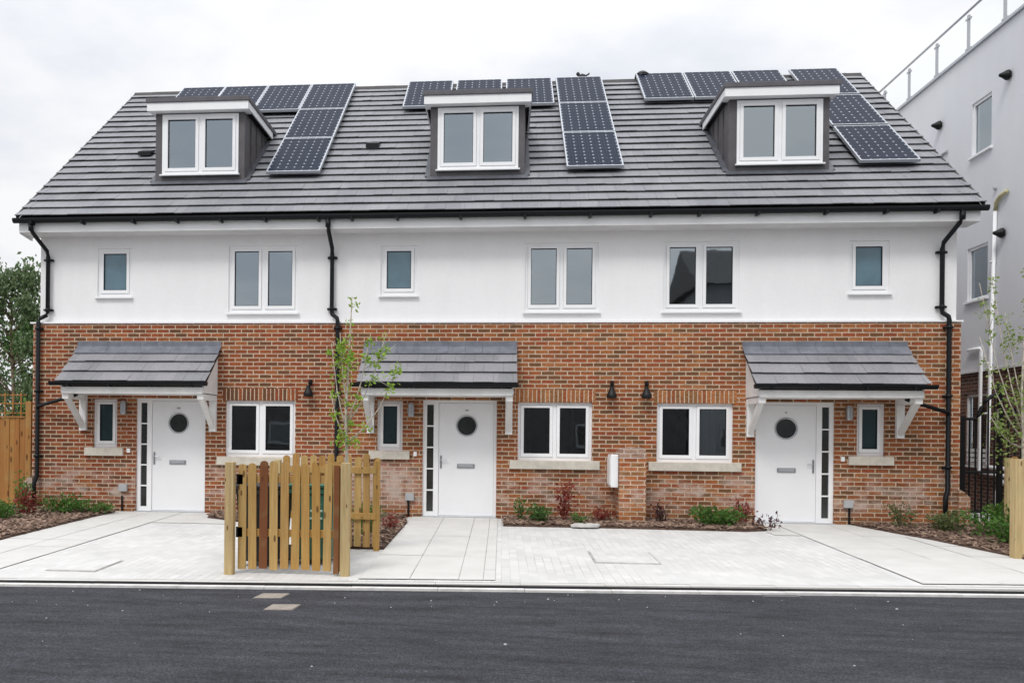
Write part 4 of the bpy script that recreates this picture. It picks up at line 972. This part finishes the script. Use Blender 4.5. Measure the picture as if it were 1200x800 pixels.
def young_tree(x, y, H, m, label, branches, leaves, ls, z=None, seed=3, trunk_r=.028, extra=()):
    rnd = random.Random(seed); z = gz(y) if z is None else z
    r = thing('young_tree', (x, y, z), label, 'tree')
    tb = MB(); lf = MB()
    tp = [(x, y, z - .05), (x + .01, y, z + H * .3), (x - .015, y + .01, z + H * .55), (x + .02, y, z + H * .8), (x + .05, y, z + H)]
    tb.tube(tp, trunk_r, 8, .006)
    segs = [(Vector(tp[2]), Vector(tp[3]), .12), (Vector(tp[3]), Vector(tp[4]), .5)]
    for bz, ex, ey, ez, dens in branches:
        b0 = Vector((x + .005, y, z + bz)); tip = Vector((x + ex, y + ey, z + ez)); mid = b0.lerp(tip, .5) + Vector((ex * .12, 0, -.04))
        tb.tube([b0, b0.lerp(mid, .5) + Vector((ex * .03, 0, -.02)), mid, tip], trunk_r * .42, 6, .004); segs += [(mid, tip, dens), (b0, mid, dens * .45)]
        for k in range(2):
            q0 = mid.lerp(tip, rnd.uniform(.1, .6)); q1 = q0 + Vector((rnd.gauss(0, .14), rnd.gauss(0, .12), rnd.uniform(.08, .3))); tb.tube([q0, q1], .005, 5, .002); segs.append((q0, q1, dens * .5))
    tot = sum(s_[2] * (s_[1] - s_[0]).length for s_ in segs)
    for a, b, dn in segs:
        cnt = int(leaves * dn * (b - a).length / tot); cl_ = [a.lerp(b, rnd.uniform(0, 1)) + Vector((rnd.gauss(0, .02), rnd.gauss(0, .03), rnd.gauss(0, .02))) for _ in range(max(1, cnt // 9))]
        for k in range(cnt):
            p = rnd.choice(cl_) + Vector((rnd.gauss(0, .030), rnd.gauss(0, .03), rnd.gauss(0, .03))); leaf_quad(lf, p, ls * rnd.uniform(.6, 1.25), None, rnd)
    for cx_, cz_, rad, cnt in extra:
        for k in range(cnt): leaf_quad(lf, Vector((x + cx_ + rnd.gauss(0, rad), y + rnd.gauss(0, rad), z + cz_ + rnd.gauss(0, rad))), ls * rnd.uniform(.6, 1.25), None, rnd)
    tb.build('trunk', 'pale bark', r, True); lf.build('crown', m, r, recalc=False)
young_tree(-1.95, -4.45, 3.30, 'spring leaf', 'thin young tree with bright new leaves behind the bin store pickets',
           [(1.50, -.02, .05, 2.2, .25), (1.45, .66, -.05, 2.42, .75), (1.7, .48, .1, 2.86, .8), (1.75, .30, -.1, 2.80, .7), (1.5, -.24, .1, 2.12, .5), (1.9, -.10, 0, 2.85, .8), (1.6, -.22, .05, 2.72, .35)], 620, .062,
           extra=[(-.07, 1.48, .05, 45), (.10, 1.50, .05, 40), (0, 2.55, .06, 60), (-.02, 2.35, .05, 40)])
young_tree(7.52, -2.0, 4.1, 'sparse leaf', 'sparse young tree just coming into leaf at the right edge',
           [(1.6, -.62, 0, 3.80, .35), (1.7, -.35, .2, 3.95, .35), (1.5, -.66, -.1, 3.0, .3), (1.4, -.5, -.1, 1.85, .7), (2.0, -.15, .2, 3.4, .6), (1.9, .4, 0, 3.6, .5), (1.3, .3, .1, 2.6, .6)], 820, .060, seed=5,
           extra=[(-.20, 1.95, .13, 75), (-.10, 1.55, .15, 90), (-.25, 1.35, .10, 45), (.05, 2.2, .14, 60)])

def big_tree(x, y, H, crown, m, label, n, ls, seed, droop=0, name='tree'):
    rnd = random.Random(seed); r = thing(name, (x, y, 0), label, 'tree', 'trees behind the board fence')
    tb = MB(); lf = MB(); tb.tube([(x, y, -.3), (x + .1, y, H * .35), (x - .1, y + .1, H * .7), (x, y, H * .95)], .10, 9, .02)
    cl_ = []
    for k in range(crown[3]):
        a = rnd.uniform(0, 6.28); zz = rnd.uniform(crown[1], crown[2]); t = (zz - crown[1]) / (crown[2] - crown[1]); rad = crown[0] * math.sqrt(max(.04, 1 - (2 * t - .75) ** 2 / 1.7)) * rnd.uniform(.35, 1.05)
        p = Vector((x + rad * math.cos(a), y + rad * math.sin(a), zz)); cl_.append((p, rnd.uniform(.25, .55)))
        b0 = Vector((x, y, max(.8, zz - rad * .7))); tb.tube([b0, b0.lerp(p, .5) + Vector((0, 0, .12)), p], .028, 5, .006)
    for k in range(n):
        p, s_ = rnd.choice(cl_); q = p + Vector((rnd.gauss(0, s_ * .6), rnd.gauss(0, s_ * .6), rnd.gauss(0, s_ * .5) - droop * abs(rnd.gauss(0, .6)))); leaf_quad(lf, q, ls * rnd.uniform(.6, 1.3), (0, 0, -1) if droop else None, rnd)
    tb.build('trunk', 'bark', r, True); lf.build('crown', m, r, recalc=False)
big_tree(-16.3, 12, 7.0, (2.2, .8, 6.9, 60), 'birch leaf', 'loose grey green tree with drooping twigs at the left edge', 15000, .15, 11, .5)
big_tree(-14.6, 13.5, 7.0, (2.3, .3, 6.7, 75), 'dark leaf', 'dense dark green tree close behind the left house', 26000, .16, 12)
big_tree(-17.8, 17, 6.4, (2.6, .8, 6.2, 46), 'dark leaf', 'dark green tree farthest left, half out of the picture', 6000, .17, 13)

shrub(-10.0, 1.6, 2.0, 2.2, 'bright shrub leaf', 'tall light green bush showing through the trellis', 1500, .10, seed=40, z=0, name='bush', cat='bush', stems=22, group=None)

# ------------------------------------------------------------------ houses across the road (unseen, added and sized for their reflections in the windows)
def opposite(x0, x1, hw, hr, m, label):
    r = thing('opposite_house', ((x0 + x1) / 2, -31, 0), label, 'house')
    mb = MB(); y0, y1 = -30, -38
    mb.poly([(x0, y0, -.3), (x1, y0, -.3), (x1, y0, hw), (x0, y0, hw)], (0, y1 - y0, 0)); mb.build('wall', m, r)
    mb = MB(); mb.poly([(x0 - .3, y0 + .4, hw + .01), (x0 - .3, (y0 + y1) / 2, hr), (x0 - .3, y1 - .4, hw + .01)], (x1 - x0 + .6, 0, 0)); mb.build('roof', 'opposite roof', r)
    w = (x1 - x0) / 3
    for k in range(3):
        for z in (.9, 3.6):
            q = MB(); q.ring(x0 + w * k + w * .3, x0 + w * k + w * .3 + 1.5, z, z + 1.2, .12, y0 + .002, y0 + .08); fr = q.build('window', 'opposite render', r)
            q = MB(); q.box(x0 + w * k + w * .3 + .12, x0 + w * k + w * .3 + 1.38, y0 + .004, y0 + .03, z + .12, z + 1.08); q.build('pane', 'door glass', fr)
        q = MB(); q.box(x0 + w * k + w * .72, x0 + w * k + w * .72 + .95, y0 + .002, y0 + .07, 0, 2.1); q.build('door', 'opposite roof', r)
opposite(-34, -15.5, 5.0, 7.3, 'opposite brick', 'low unseen dark brick house across the road, mirrored in the left windows')
opposite(-15.0, 9.6, 4.8, 6.4, 'opposite brick', 'long unseen dark brick house across the road facing the terrace')
opposite(10.2, 20, 9.4, 12.0, 'opposite render', 'tall grey house across the road, mirrored in the right upper window')
opposite(21, 36, 5.0, 7.5, 'opposite brick', 'unseen dark brick house across the road at the far right')

# ------------------------------------------------------------------ view
vs = scene.view_settings
vs.view_transform = 'Standard'; vs.look = 'None'; vs.exposure = 0.08; vs.gamma = 1; vs.use_curve_mapping = False
scene.cycles.max_bounces = 8; scene.cycles.transparent_max_bounces = 12
